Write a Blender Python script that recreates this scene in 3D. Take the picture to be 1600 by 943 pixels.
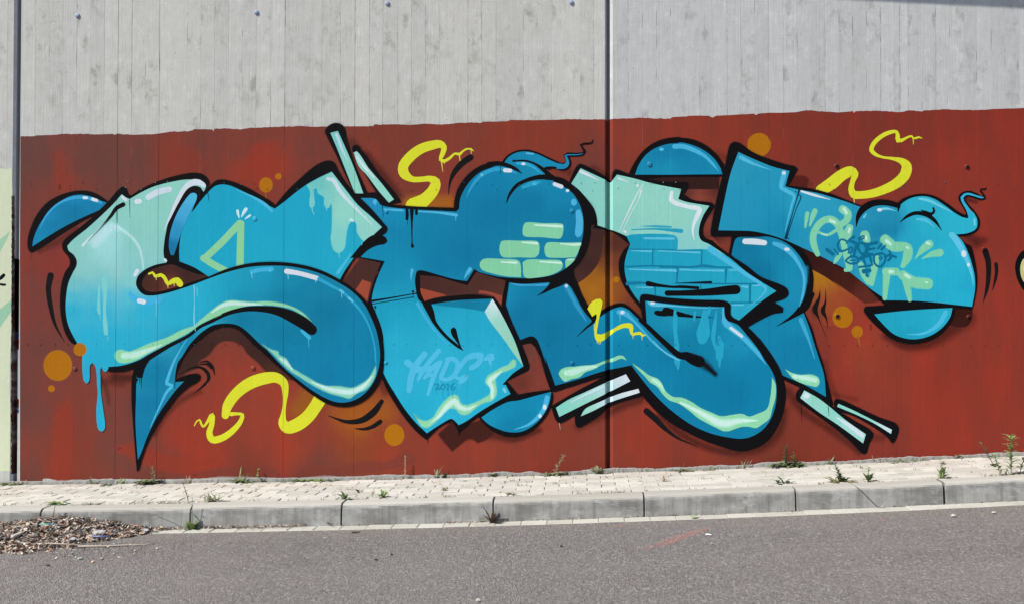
import bpy, bmesh, math, random
from mathutils import Vector, noise as mnoise
from mathutils.geometry import tessellate_polygon
random.seed(11)
for o in list(bpy.data.objects): bpy.data.objects.remove(o)
scene = bpy.context.scene
COL = scene.collection
# ---------------------------------------------------------------- camera
FPX, CXP, CYP = 1500.0, 910.0, 471.5          # focal length and principal point, in photo pixels
CAM_D, CAM_H = 7.35, 1.189
PITCH = math.atan(23.5 / 1500.0)
cam = bpy.data.cameras.new('camera'); cam_o = bpy.data.objects.new('camera', cam); COL.objects.link(cam_o)
cam.sensor_width = 36.0; cam.lens = 36.0 * FPX / 1600.0
cam.shift_x = -(CXP - 800.0) / 1600.0
cam.clip_start = 0.05; cam.clip_end = 2000
cam_o.location = (0, -CAM_D, CAM_H); cam_o.rotation_euler = (math.radians(90) + PITCH, 0, 0)
scene.camera = cam_o
# ---------------------------------------------------------------- sky, sun, exposure
SUN = Vector((-0.55, -0.33, 0.77)).normalized()       # towards the sun
elev = math.asin(SUN.z); azim = math.atan2(SUN.x, SUN.y)
world = bpy.data.worlds.new('World'); scene.world = world; world.use_nodes = True
wn = world.node_tree; wn.nodes.clear()
sky = wn.nodes.new('ShaderNodeTexSky'); sky.sky_type = 'NISHITA'; sky.sun_disc = False
sky.sun_elevation = elev; sky.sun_rotation = azim
sky.air_density = 1.0; sky.dust_density = 0.6
bg = wn.nodes.new('ShaderNodeBackground'); bg.inputs['Strength'].default_value = 0.085
wo = wn.nodes.new('ShaderNodeOutputWorld')
wn.links.new(sky.outputs[0], bg.inputs[0]); wn.links.new(bg.outputs[0], wo.inputs[0])
sun = bpy.data.lights.new('sun', 'SUN'); sun.energy = 4.2; sun.angle = math.radians(0.53); sun.color = (1.0, 0.955, 0.88)
sun_o = bpy.data.objects.new('sun', sun); COL.objects.link(sun_o)
sun_o.rotation_euler = (-SUN).to_track_quat('-Z', 'Y').to_euler(); sun_o.location = SUN * 30
vs = scene.view_settings
vs.view_transform = 'Standard'; vs.look = 'None'; vs.gamma = 1.0; vs.use_curve_mapping = False
vs.exposure = 0.78
scene.render.engine = 'CYCLES'
scene.cycles.transparent_max_bounces = 24
KPAINT = 1.25       # light falling on the wall: photo colour / KPAINT = paint colour

# ---------------------------------------------------------------- geometry of the view (for placing things where they stand)
sp, cp = math.sin(PITCH), math.cos(PITCH)
def ray(px, py):
    a = (px - CXP) / FPX; b = (CYP - py) / FPX
    return Vector((a, cp - b * sp, sp + b * cp))
def wall_pt(px, py, y=0.0):
    d = ray(px, py); t = (CAM_D + y) / d.y
    return d.x * t, CAM_H + d.z * t
def ground_h(X):
    t = (CXP + FPX * X / 6.51) / 1600.0
    if t < 0: d = 13 * max(t, -1.5)
    elif t > 1: d = 47 + 60 * (min(t, 1.8) - 1)
    else: d = 13 * t + 34 * t * t
    return -0.0784 + d / 230.4
def ground_pt(px, py, dz=0.0):
    d = ray(px, py); t = 3.0
    for _ in range(40):
        X = d.x * t
        t = (ground_h(X) + dz - CAM_H) / d.z
    return Vector((d.x * t, -CAM_D + d.y * t, ground_h(d.x * t) + dz))
def at_depth(px, py, y):
    d = ray(px, py); t = (CAM_D + y) / d.y
    return Vector((d.x * t, y, CAM_H + d.z * t))

# ---------------------------------------------------------------- object helpers
def link(o, parent=None):
    COL.objects.link(o)
    if parent is not None: o.parent = parent
    return o
def tag(o, label=None, cat=None, group=None, kind=None):
    if label: o['label'] = label
    if cat: o['category'] = cat
    if group: o['group'] = group
    if kind: o['kind'] = kind
    return o
def empty(name, loc=(0, 0, 0), parent=None):
    o = bpy.data.objects.new(name, None); o.location = loc; o.empty_display_size = 0.1
    return link(o, parent)
def mesh_obj(name, verts, faces, mat, parent=None, smooth=False):
    me = bpy.data.meshes.new(name); me.from_pydata([tuple(v) for v in verts], [], faces); me.update()
    if mat: me.materials.append(mat)
    if smooth:
        me.polygons.foreach_set('use_smooth', [True] * len(me.polygons))
    return link(bpy.data.objects.new(name, me), parent)
def bm_obj(name, bm, mat, parent=None, smooth=False):
    me = bpy.data.meshes.new(name); bm.to_mesh(me); bm.free()
    if mat: me.materials.append(mat)
    if smooth: me.polygons.foreach_set('use_smooth', [True] * len(me.polygons))
    return link(bpy.data.objects.new(name, me), parent)
def s2l(c): return c / 12.92 if c <= 0.04045 else ((c + 0.055) / 1.055) ** 2.4
def hexlin(h, k=1.0):
    h = h.lstrip('#')
    f = (1.0, 1.0, 1.0) if k == 1.0 else (0.985, 1.01, 0.93)
    return tuple(s2l(int(h[i:i + 2], 16) / 255.0) / k * f[i // 2] for i in (0, 2, 4))

# ---------------------------------------------------------------- material helpers
class NT:
    def __init__(s, name):
        s.m = bpy.data.materials.new(name); s.m.use_nodes = True
        s.t = s.m.node_tree; s.t.nodes.clear()
        s.out = s.t.nodes.new('ShaderNodeOutputMaterial')
    def n(s, typ, **kw):
        x = s.t.nodes.new(typ)
        for k, v in kw.items(): setattr(x, k, v)
        return x
    def l(s, a, b): s.t.links.new(a, b)
    def setin(s, node, i, v):
        if hasattr(v, 'is_linked') or isinstance(v, bpy.types.NodeSocket): s.l(v, node.inputs[i])
        else: node.inputs[i].default_value = v
    def pos(s): return s.n('ShaderNodeNewGeometry').outputs['Position']
    def scaled(s, vec, sc):
        x = s.n('ShaderNodeVectorMath', operation='MULTIPLY'); s.l(vec, x.inputs[0]); x.inputs[1].default_value = sc
        return x.outputs[0]
    def noise(s, vec, scale=1.0, detail=3.0, rough=0.55):
        x = s.n('ShaderNodeTexNoise'); s.l(vec, x.inputs['Vector'])
        x.inputs['Scale'].default_value = scale; x.inputs['Detail'].default_value = detail; x.inputs['Roughness'].default_value = rough
        return x.outputs[0]
    def voronoi(s, vec, scale, feature='F1', rnd=1.0):
        x = s.n('ShaderNodeTexVoronoi', feature=feature); s.l(vec, x.inputs['Vector'])
        x.inputs['Scale'].default_value = scale; x.inputs['Randomness'].default_value = rnd
        return x
    def ramp(s, fac, a, b, c0=(0, 0, 0, 1), c1=(1, 1, 1, 1)):
        x = s.n('ShaderNodeMapRange'); s.l(fac, x.inputs[0])
        x.inputs[1].default_value = a; x.inputs[2].default_value = b
        return x.outputs[0]
    def math(s, op, a, b=0.0):
        x = s.n('ShaderNodeMath', operation=op); s.setin(x, 0, a); s.setin(x, 1, b)
        return x.outputs[0]
    def mix(s, fac, a, b, blend='MIX'):
        x = s.n('ShaderNodeMix', data_type='RGBA', blend_type=blend)
        s.setin(x, 0, fac)
        for i, v in ((6, a), (7, b)):
            if isinstance(v, (tuple, list)): x.inputs[i].default_value = (v[0], v[1], v[2], 1)
            else: s.l(v, x.inputs[i])
        return x.outputs[2]
    def bump(s, h, strength, dist, normal=None):
        x = s.n('ShaderNodeBump'); s.l(h, x.inputs['Height'])
        x.inputs['Strength'].default_value = strength; x.inputs['Distance'].default_value = dist
        if normal is not None: s.l(normal, x.inputs['Normal'])
        return x.outputs[0]
    def bsdf(s, col, rough=0.8, spec=0.3, normal=None):
        x = s.n('ShaderNodeBsdfPrincipled')
        if isinstance(col, (tuple, list)): x.inputs['Base Color'].default_value = (col[0], col[1], col[2], 1)
        else: s.l(col, x.inputs['Base Color'])
        s.setin(x, 'Roughness', rough); x.inputs['Specular IOR Level'].default_value = spec
        if normal is not None: s.l(normal, x.inputs['Normal'])
        return x.outputs[0]
    def done(s, sh): s.l(sh, s.out.inputs[0]); return s.m

def wall_relief(t, P, strength=1.0):
    """board-marked concrete relief shared by the bare wall and by the paint on it"""
    grain = t.noise(t.scaled(P, (70, 1, 2.2)), 1.0, 4, 0.6)
    saw = t.noise(t.scaled(P, (2.5, 1, 150)), 1.0, 2, 0.5)
    rings = t.noise(t.scaled(P, (11, 1, 5)), 1.0, 5, 0.65)
    lump = t.noise(t.scaled(P, (26, 1, 20)), 1.0, 4, 0.6)
    h = t.math('ADD', t.math('MULTIPLY', grain, 0.35), t.math('MULTIPLY', saw, 0.12))
    h = t.math('ADD', h, t.math('MULTIPLY', rings, 0.5))
    knots = t.math('MULTIPLY', t.ramp(rings, 0.62, 0.72), t.ramp(lump, 0.45, 0.7))
    h = t.math('ADD', h, t.math('MULTIPLY', knots, -0.5))
    pit = t.voronoi(t.scaled(P, (30, 1, 30)), 1.0)
    pitm = t.math('MULTIPLY', t.ramp(pit.outputs['Distance'], 0.10, 0.05), t.ramp(t.noise(P, 2.7, 2), 0.52, 0.62))
    h = t.math('ADD', h, t.math('MULTIPLY', pitm, -0.9))
    return t.bump(h, 0.55 * strength, 0.006), knots, pitm, grain, rings

def concrete_mat(name, warm, tint, stain=1.0):
    t = NT(name); P = t.pos()
    oi = t.n('ShaderNodeObjectInfo').outputs['Random']
    # every board carries its own grain: shift the pattern by the board's random number
    off = t.n('ShaderNodeCombineXYZ'); t.l(t.math('MULTIPLY', oi, 37.0), off.inputs[0]); t.l(t.math('MULTIPLY', oi, 91.0), off.inputs[2])
    ad = t.n('ShaderNodeVectorMath', operation='ADD'); t.l(P, ad.inputs[0]); t.l(off.outputs[0], ad.inputs[1]); PB = ad.outputs[0]
    nrm, knots, pitm, grain, rings = wall_relief(t, PB, 1.5)
    big = t.noise(t.scaled(P, (1.4, 1, 0.7)), 1.0, 5, 0.6)
    vert = t.noise(t.scaled(PB, (34, 1, 1.1)), 1.0, 5, 0.65)
    mott = t.noise(t.scaled(P, (13, 1, 9)), 1.0, 6, 0.7)
    col = t.mix(t.ramp(big, 0.35, 0.68), warm, tint)
    col = t.mix(t.math('MULTIPLY', t.ramp(vert, 0.52, 0.74), 0.20), col, (0.30, 0.295, 0.27))
    col = t.mix(t.math('MULTIPLY', t.ramp(mott, 0.50, 0.70), 0.26), col, (0.29, 0.285, 0.265))
    col = t.mix(t.math('MULTIPLY', t.ramp(mott, 0.46, 0.30), 0.45), col, (0.58, 0.575, 0.56))
    # saw marks across the boards, on some of them
    sawc = t.noise(t.scaled(PB, (3, 1, 170)), 1.0, 2, 0.5)
    col = t.mix(t.math('MULTIPLY', t.math('MULTIPLY', t.ramp(sawc, 0.52, 0.66), t.ramp(t.noise(t.scaled(PB, (2, 1, 1.4)), 1, 2), 0.5, 0.62)), 0.22), col, (0.27, 0.265, 0.25))
    # knots and greenish grey cement stains left by the boards
    st = t.noise(t.scaled(PB, (10, 1, 8)), 1.0, 6, 0.74)
    st2 = t.noise(t.scaled(PB, (2.6, 1, 2.2)), 1.0, 3, 0.55)
    m = t.math('MULTIPLY', t.ramp(st, 0.48, 0.70), t.ramp(st2, 0.50, 0.62))
    col = t.mix(t.math('MULTIPLY', m, 0.72 * stain), col, (0.155, 0.15, 0.12))
    kn = t.voronoi(t.scaled(PB, (6.0, 1, 2.6)), 1.0)
    kw = t.math('ADD', kn.outputs['Distance'], t.math('MULTIPLY', t.math('SUBTRACT', st, 0.5), 1.1))
    km = t.math('MULTIPLY', t.ramp(kw, 0.20, 0.06), t.ramp(t.noise(PB, 2.3, 1), 0.44, 0.52))
    col = t.mix(t.math('MULTIPLY', km, 0.42), col, (0.13, 0.125, 0.10))
    col = t.mix(t.math('MULTIPLY', pitm, 0.85), col, (0.07, 0.07, 0.07))
    v = t.math('ADD', 0.955, t.math('MULTIPLY', oi, 0.11))
    hsv = t.n('ShaderNodeHueSaturation'); t.l(v, hsv.inputs['Value']); t.l(col, hsv.inputs['Color'])
    return t.done(t.bsdf(hsv.outputs[0], 0.82, 0.2, nrm))
M_CONC_L = concrete_mat('board_marked_concrete', (0.44, 0.43, 0.40), (0.442, 0.44, 0.425))
M_CONC_R = concrete_mat('board_marked_concrete_cool', (0.415, 0.413, 0.405), (0.43, 0.434, 0.438), 0.9)

def paint_mat(name, alpha):
    t = NT(name); P = t.pos()
    nrm, knots, pitm, grain, rings = wall_relief(t, P, 0.7)
    at = t.n('ShaderNodeAttribute', attribute_name='paint')
    blot = t.noise(t.scaled(P, (5, 1, 2.5)), 1.0, 4, 0.6)
    fine = t.noise(t.scaled(P, (40, 1, 25)), 1.0, 3, 0.6)
    v = t.math('ADD', 0.86, t.math('ADD', t.math('MULTIPLY', blot, 0.16), t.math('MULTIPLY', fine, 0.12)))
    hsv = t.n('ShaderNodeHueSaturation'); t.l(v, hsv.inputs['Value']); t.l(at.outputs['Color'], hsv.inputs['Color'])
    col = hsv.outputs[0]
    col = t.mix(t.math('MULTIPLY', t.ramp(grain, 0.66, 0.8), 0.05), col, (0.55, 0.55, 0.55), 'MIX')
    sh = t.bsdf(col, 0.65, 0.05, nrm)
    if alpha:
        # thin sprayed film: paint covers 'Alpha' of the coat below. Light crosses the film on its way
        # in and on its way out, so each crossing keeps the square root of the uncovered share.
        A = at.outputs['Alpha']
        tr = t.n('ShaderNodeBsdfTransparent'); cc = t.n('ShaderNodeCombineColor')
        q = t.math('SQRT', t.math('SUBTRACT', 1.0, A))
        for i in range(3): t.l(q, cc.inputs[i])
        t.l(cc.outputs[0], tr.inputs[0])
        mx = t.n('ShaderNodeMixShader'); t.l(A, mx.inputs[0]); t.l(sh, mx.inputs[2])
        ad = t.n('ShaderNodeAddShader'); t.l(tr.outputs[0], ad.inputs[0]); t.l(mx.outputs[0], ad.inputs[1])
        sh = ad.outputs[0]
    return t.done(sh)
M_PAINT = paint_mat('wall_paint', False)
M_SPRAY = paint_mat('sprayed_paint', True)

def red_mat():
    t = NT('red_roller_paint'); P = t.pos()
    nrm, knots, pitm, grain, rings = wall_relief(t, P, 0.6)
    at = t.n('ShaderNodeAttribute', attribute_name='paint')
    roll = t.noise(t.scaled(P, (3.2, 1, 1.1)), 1.0, 3, 0.55)
    roll2 = t.noise(t.scaled(P, (9.0, 1, 2.0)), 1.0, 3, 0.6)
    fine = t.noise(t.scaled(P, (55, 1, 14)), 1.0, 3, 0.6)
    mk = t.math('ADD', t.math('MULTIPLY', t.ramp(roll, 0.47, 0.60), 0.65), t.math('MULTIPLY', t.ramp(roll2, 0.42, 0.66), 0.35))
    dark = t.mix(1.0, at.outputs['Color'], (0.86, 0.99, 1.0), 'MULTIPLY')
    lite = t.mix(1.0, at.outputs['Color'], (1.09, 0.98, 0.92), 'MULTIPLY')
    col = t.mix(mk, dark, lite)
    v = t.math('ADD', 0.93, t.math('MULTIPLY', fine, 0.14))
    hsv = t.n('ShaderNodeHueSaturation'); t.l(v, hsv.inputs['Value']); t.l(col, hsv.inputs['Color'])
    col = t.mix(t.math('MULTIPLY', t.ramp(grain, 0.68, 0.82), 0.2), hsv.outputs[0], (0.42, 0.30, 0.27))
    col = t.mix(t.math('MULTIPLY', pitm, 0.6), col, (0.06, 0.02, 0.02))
    return t.done(t.bsdf(col, 0.65, 0.08, nrm))
M_RED = red_mat()

def plain(name, col, rough=0.7, spec=0.3, var=0.15, scale=30.0, bumpd=0.0):
    t = NT(name); P = t.pos(); nz = t.noise(P, scale, 4, 0.6)
    hsv = t.n('ShaderNodeHueSaturation'); hsv.inputs['Color'].default_value = (*col, 1)
    t.l(t.math('ADD', 1 - var, t.math('MULTIPLY', nz, 2 * var)), hsv.inputs['Value'])
    return t.done(t.bsdf(hsv.outputs[0], rough, spec, t.bump(nz, 0.6, bumpd) if bumpd else None))

# ================================================================= THE WALL
ZB, ZT = -0.45, 4.57
def wx(px): return wall_pt(px, 110)[0]
seams_px = [55 + 21.55 * k for k in range(-3, 16) if abs(55 + 21.55 * k - 28) > 9] + [400, 423, 445, 466.5, 489, 503, 532, 554.5, 577, 598, 621, 643, 665, 687, 709, 731, 752.5, 775] + \
    [796.5, 818, 840, 862, 884, 906, 928] + [981.5, 1003.7, 1025.7, 1047.5, 1070, 1092, 1115, 1136, 1157.5, 1179, 1201, 1223.7, 1245.5, 1267.5, 1289, 1311, 1332, 1354, 1376, 1397.5, 1406, 1419, 1440, 1462, 1484, 1506, 1526, 1549, 1570, 1592]
def wxm(px): return wall_pt(px, 375)[0]
# profile of the two expansion joints: (x, depth into the wall)
def joint(px0, px1, px2, px3):
    a, b, c, d = (wxm(p) for p in (px0, px1, px2, px3))
    return [(a, 0.0), (b, 0.012), (b + 0.001, 0.045), (c - 0.001, 0.045), (c, 0.014), (d, 0.0)]
JOINTS = [joint(18.6, 22.4, 28.6, 31.0), joint(945.2, 947.6, 953.2, 957.6)]
X0, X1 = wall_pt(-230, 400)[0], wall_pt(1830, 400)[0]
edges = sorted([wx(p) for p in seams_px])
k = 1
while edges[-1] + 0.1066 < X1: edges.append(edges[-1] + 0.1066)
while edges[0] - 0.1066 > X0: edges.insert(0, edges[0] - 0.1066)
edges[0] = X0; edges[-1] = X1
for J in JOINTS:
    edges = [e for e in edges if e < J[0][0] - 0.012 or e > J[-1][0] + 0.012] + [J[0][0], J[-1][0]]
edges = sorted(edges)
rb = random.Random(5)
BOARDS = []
for a, b in zip(edges[:-1], edges[1:]):
    isj = any(abs(a - J[0][0]) < 1e-6 for J in JOINTS)
    BOARDS.append((a, b, rb.uniform(-0.0004, 0.0004) * (2.2 if rb.random() < .15 else 1), rb.uniform(-0.0005, 0.0005), isj))
def surf_y(X):
    """depth of the wall's face at X (boards a little uneven, joints recessed)"""
    for J in JOINTS:
        if J[0][0] - 1e-5 <= X <= J[-1][0] + 1e-5:
            for (xa, ya), (xb, yb) in zip(J[:-1], J[1:]):
                if xa - 1e-5 <= X <= xb + 1e-5:
                    return ya + (yb - ya) * min(1, max(0, (X - xa) / (xb - xa)))
    for a, b, o, tl, isj in BOARDS:
        if a <= X < b:
            return o + tl * ((X - a) / (b - a) * 2 - 1)
    return 0.0
CUTS = []
for a, b, o, tl, isj in BOARDS:
    if isj: continue
    CUTS += [a + 0.0006, b - 0.0006]
for J in JOINTS: CUTS += [p[0] for p in J]
CUTS = sorted(CUTS)

wall = empty('concrete_wall', (0, 0, ground_h(0)))
tag(wall, 'tall grey board-marked concrete wall carrying the blue graffiti', 'wall')
wall_loc = Vector(wall.location)
def wl(v): return (v[0] - wall_loc.x, v[1] - wall_loc.y, v[2] - wall_loc.z)
jl, jr = JOINTS[0], JOINTS[1]
def board_mesh(name, a, b, o, tl, mat, parent):
    ya, yb = o - tl, o + tl
    c = 0.0008; da = SEAM[round(a, 5)]; db = SEAM[round(b, 5)]
    v = [wl(p) for p in [(a, 0.06, ZB), (a, ya + da, ZB), (a + c, ya, ZB), (b - c, yb, ZB), (b, yb + db, ZB), (b, 0.06, ZB)]]
    v += [wl(p) for p in [(a, 0.06, ZT), (a, ya + da, ZT), (a + c, ya, ZT), (b - c, yb, ZT), (b, yb + db, ZT), (b, 0.06, ZT)]]
    f = [(i, i + 1, i + 7, i + 6) for i in range(5)] + [(5, 4, 3, 2, 1, 0), (6, 7, 8, 9, 10, 11)]
    return mesh_obj(name, v, f, mat, parent)
def slab(name, x0, x1, y0, y1, z0, z1, mat, parent):
    v = [wl((x, y, z)) for z in (z0, z1) for x, y in ((x0, y0), (x1, y0), (x1, y1), (x0, y1))]
    return mesh_obj(name, v, [(3, 2, 1, 0), (4, 5, 6, 7), (0, 1, 5, 4), (1, 2, 6, 5), (2, 3, 7, 6), (3, 0, 4, 7)], mat, parent)
SEAM = {round(e, 5): rb.choice([.0003, .0004, .0006, .0008, .0012, .0022]) for e in edges}
panels = []
spans = [(-30, jl[0][0] - 0.0), (jl[-1][0], jr[0][0]), (jr[-1][0], 30)]
for i, (a, b) in enumerate(spans):
    m = M_CONC_L if i < 2 else M_CONC_R
    panels.append(slab('wall_panel', a, b, 0.058, 0.6, ZB, ZT, m, wall))
slab('wall_end', -30, X0, 0.0, 0.057, ZB, ZT, M_CONC_L, panels[0])
slab('wall_end', X1, 30, 0.0, 0.057, ZB, ZT, M_CONC_R, panels[2])
M_JOINT = plain('joint_concrete', (0.26, 0.27, 0.29), 0.85, 0.2, 0.12, 18, 0.002)
for a, b, o, tl, isj in BOARDS:
    if isj: continue
    pi = 0 if b <= jl[0][0] + 1e-5 else (1 if b <= jr[0][0] + 1e-5 else 2)
    board_mesh('board_imprint', a, b, o, tl, M_CONC_R if pi == 2 else M_CONC_L, panels[pi])
# seams between boards that stayed open: dark broken slits
V = []; F = []; rsm = random.Random(15)
for a, b, o, tl, isj in BOARDS:
    if isj or abs(a - jl[-1][0]) < .01 or abs(a - jr[-1][0]) < .01: continue
    z = 2.3; dens = rsm.choice([.05, .15, .15, .3, .5, .7])
    while z < 4.4:
        L = rsm.uniform(.015, .16)
        if rsm.random() < dens:
            w = rsm.uniform(.0012, .0030); xx = a + rsm.uniform(-.0006, .0006); y = min(surf_y(a - .002), surf_y(a + .002)) - .0004; q = len(V)
            V += [wl((xx - w * .3, y, z)), wl((xx + w * .3, y, z)), wl((xx + w / 2, y, z + L * .5)), wl((xx + w * .2, y, z + L)), wl((xx - w * .2, y, z + L)), wl((xx - w / 2, y, z + L * .5))]
            F.append(tuple(range(q, q + 6)))
        z += L * rsm.uniform(1.0, 1.6) + .01
sm = mesh_obj('open_seams', V, F, plain('seam_dirt', (0.15, 0.147, 0.14), .95, .1, .5, 40), wall); sm['kind'] = 'stuff'
for i, J in enumerate(JOINTS):
    v = []; f = []
    for n, (x, y) in enumerate(J):
        v += [wl((x, y, ZB)), wl((x, y, ZT))]
        if n: f.append((2 * n - 2, 2 * n, 2 * n + 1, 2 * n - 1))
    j = mesh_obj('expansion_joint', v, f, M_CONC_R, wall)
    j.data.materials.append(M_JOINT); j.data.polygons[1].material_index = j.data.polygons[2].material_index = j.data.polygons[3].material_index = 1
# coping slab above the picture; it throws the blue shade at the upper right
zc = 4.58
cv = [wl(p) for p in [(-14, 0.7, zc), (20, 0.7, zc), (20, -0.818, zc), (-14, -0.073, zc)]]
cv += [(x, y, z + 0.28) for x, y, z in cv]
mesh_obj('coping', cv, [(0, 1, 2, 3), (7, 6, 5, 4), (0, 4, 5, 1), (1, 5, 6, 2), (2, 6, 7, 3), (3, 7, 4, 0)], M_CONC_L, wall)

def dome(name, px, py, r, h, mat, parent, y0=0.0, flat=False):
    X, Z = wall_pt(px, py); y = surf_y(X) + y0
    vs_ = []; fs = []; N = 14
    rings_ = [(1.0, 0.0), (0.96, 0.55), (0.75, 0.85), (0.4, 1.0)] if not flat else [(1.0, 0.0), (0.95, 0.9), (0.85, 1.0), (0.3, 1.0)]
    for rr, hh in rings_:
        for i in range(N):
            a = 2 * math.pi * i / N
            vs_.append(wl((X + r * rr * math.cos(a), y - h * hh, Z + r * rr * math.sin(a))))
    for k2 in range(3):
        for i in range(N):
            fs.append((k2 * N + i, k2 * N + (i + 1) % N, (k2 + 1) * N + (i + 1) % N, (k2 + 1) * N + i))
    fs.append(tuple(3 * N + i for i in range(N)))
    return mesh_obj(name, vs_, fs, mat, parent, True)
M_PLUG = plain('blue_grey_plug', (0.20, 0.25, 0.36), 0.5, 0.4, 0.1)
for px, py in ((121.5, 25), (401, 20), (605.5, 6), (893, 4.5)):
    dome('tie_hole_plug', px, py, 0.018, 0.009, M_PLUG, wall)
# ================================================================= THE PAINTINGS
# outlines are given in photo pixels (crop origin @X, zoomed pixels) and laid on the wall's real face
CROPS = {'A': (30, 230), 'B': (30, 400), 'C': (30, 560), 'D': (300, 180), 'E': (300, 360), 'F': (300, 540), 'G': (560, 180),
         'H': (560, 340), 'I': (560, 510), 'J': (780, 200), 'K': (780, 370), 'L': (840, 530), 'M': (1040, 200), 'N': (1040, 360),
         'O': (1130, 530), 'Q': (1300, 190), 'R': (1300, 350)}
ZS = 1414 / 300.0
def parse(path):
    ox = oy = 0.0; sc = 1.0; pts = []
    for tk in path.split():
        if tk[0] == '@':
            if tk[1] == '0': ox = oy = 0.0; sc = 1.0
            elif tk[1] == 'U': ox, oy, sc = 1230, 300, 7.09
            else: (ox, oy), sc = CROPS[tk[1]], ZS
            continue
        c = tk.endswith('!'); tk = tk.rstrip('!')
        q = [float(t) for t in tk.split(',')]
        pts.append((ox + q[0] / sc, oy + q[1] / sc, c, (q[2] / sc if len(q) > 2 else 0.0)))
    return pts
def cr(p0, p1, p2, p3, n):
    """centripetal Catmull-Rom between p1 and p2 (tuples: x, y, w)"""
    def tj(ti, a, b): return ti + max(1e-4, math.hypot(b[0] - a[0], b[1] - a[1])) ** 0.5
    t0 = 0.0; t1 = tj(t0, p0, p1); t2 = tj(t1, p1, p2); t3 = tj(t2, p2, p3)
    out = []
    for i in range(n):
        t = t1 + (t2 - t1) * i / n
        def L(a, b, ta, tb): return tuple((tb - t) / (tb - ta) * u + (t - ta) / (tb - ta) * v for u, v in zip(a, b))
        A1 = L(p0, p1, t0, t1); A2 = L(p1, p2, t1, t2); A3 = L(p2, p3, t2, t3)
        B1 = L(A1, A2, t0, t2); B2 = L(A2, A3, t1, t3)
        out.append(L(B1, B2, t1, t2))
    return out
def spline(pts, closed):
    P = [(p[0], p[1], p[3]) for p in pts]; C = [p[2] for p in pts]; n = len(P); out = []
    segs = n if closed else n - 1
    for i in range(segs):
        a, b = P[i], P[(i + 1) % n]
        ext = lambda u, v: (2 * u[0] - v[0], 2 * u[1] - v[1], u[2])
        pa = P[(i - 1) % n] if (closed or i > 0) and not C[i] else ext(a, b)
        pb = P[(i + 2) % n] if (closed or i + 2 < n) and not C[(i + 1) % n] else ext(b, a)
        L = math.hypot(b[0] - a[0], b[1] - a[1])
        m = 1 if (C[i] and C[(i + 1) % n]) else max(1, min(9, int(L / 3.2)))
        out += cr(pa, a, b, pb, m)
    if not closed: out.append(P[-1])
    return out
BOXES = []
def layer_for(pts):
    x0 = min(p[0] for p in pts); x1 = max(p[0] for p in pts); y0 = min(p[1] for p in pts); y1 = max(p[1] for p in pts)
    k = 1
    for (a0, a1, b0, b1, l) in BOXES:
        if l >= k and x0 < a1 and x1 > a0 and y0 < b1 and y1 > b0: k = l + 1
    BOXES.append((x0, x1, y0, y1, k))
    return k
STEP = 0.00006
def colour_at(samples, x, y):
    if len(samples) == 1: return samples[0][2]
    ws = 0; c = [0, 0, 0]
    for sx, sy, sc in samples:
        w = 1.0 / ((sx - x) ** 2 + (sy - y) ** 2 + 9.0) ** 1.6
        ws += w
        for i in range(3): c[i] += w * sc[i]
    return [v / ws for v in c]
def parse_samples(s):
    if s.startswith('#'): return [(0, 0, hexlin(s, KPAINT))]
    out = []; ox = oy = 0.0; sc = 1.0
    for tk in s.split():
        if tk[0] == '@':
            if tk[1] == '0': ox = oy = 0.0; sc = 1.0
            else: (ox, oy), sc = CROPS[tk[1]], ZS
            continue
        x, y, h = tk.split(','); out.append((ox + float(x) / sc, oy + float(y) / sc, hexlin(h, KPAINT)))
    return out
def lay(name, verts2, faces, colour, parent, layer, mat, alphas=None, grid=0.0, depth=None):
    """put a flat painted patch (photo pixels) on the wall's face"""
    smp = parse_samples(colour) if isinstance(colour, str) else colour
    bm = bmesh.new()
    al = bm.verts.layers.float.new('al')
    bv = []
    for i, p in enumerate(verts2):
        X, Z = wall_pt(p[0], p[1])
        v = bm.verts.new((X, i * 1e-7 if depth is None else depth[i], Z)); v[al] = 1.0 if alphas is None else alphas[i]
        bv.append(v)
    for f in faces:
        try: bm.faces.new([bv[i] for i in f])
        except ValueError: pass
    xs = [v.co.x for v in bm.verts]; zs = [v.co.z for v in bm.verts]
    for c in CUTS:
        if min(xs) < c < max(xs):
            bmesh.ops.bisect_plane(bm, geom=bm.verts[:] + bm.edges[:] + bm.faces[:], dist=1e-6, plane_co=(c, 0, 0), plane_no=(1, 0, 0))
    if grid and len(smp) > 1:
        z = math.floor(min(zs) / grid) * grid
        while z < max(zs):
            if min(zs) < z: bmesh.ops.bisect_plane(bm, geom=bm.verts[:] + bm.edges[:] + bm.faces[:], dist=1e-6, plane_co=(0, 0, z), plane_no=(0, 0, 1))
            z += grid
    off = 0.0006 + layer * STEP
    cols = []
    bm.normal_update()
    flip = [f for f in bm.faces if f.normal.y > 0]
    if flip: bmesh.ops.reverse_faces(bm, faces=flip)
    for v in bm.verts:
        d = v.co
        w = Vector((d.x, CAM_D, d.z - CAM_H)); dep = w.y * cp + w.z * sp
        px = CXP + FPX * w.x / dep; py = CYP - FPX * (-w.y * sp + w.z * cp) / dep
        c = colour_at(smp, px, py)
        cols += [c[0], c[1], c[2], v[al]]
        extra = d.y if depth is not None else 0.0
        v.co = Vector((d.x - MLOC.x, surf_y(d.x) - off - abs(extra) - MLOC.y, d.z - MLOC.z))
    me = bpy.data.meshes.new(name); bm.to_mesh(me); bm.free()
    a = me.attributes.new('paint', 'FLOAT_COLOR', 'POINT'); a.data.foreach_set('color', cols)
    me.materials.append(mat)
    return link(bpy.data.objects.new(name, me), parent)
MLOC = Vector((0, 0, 0))
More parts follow.
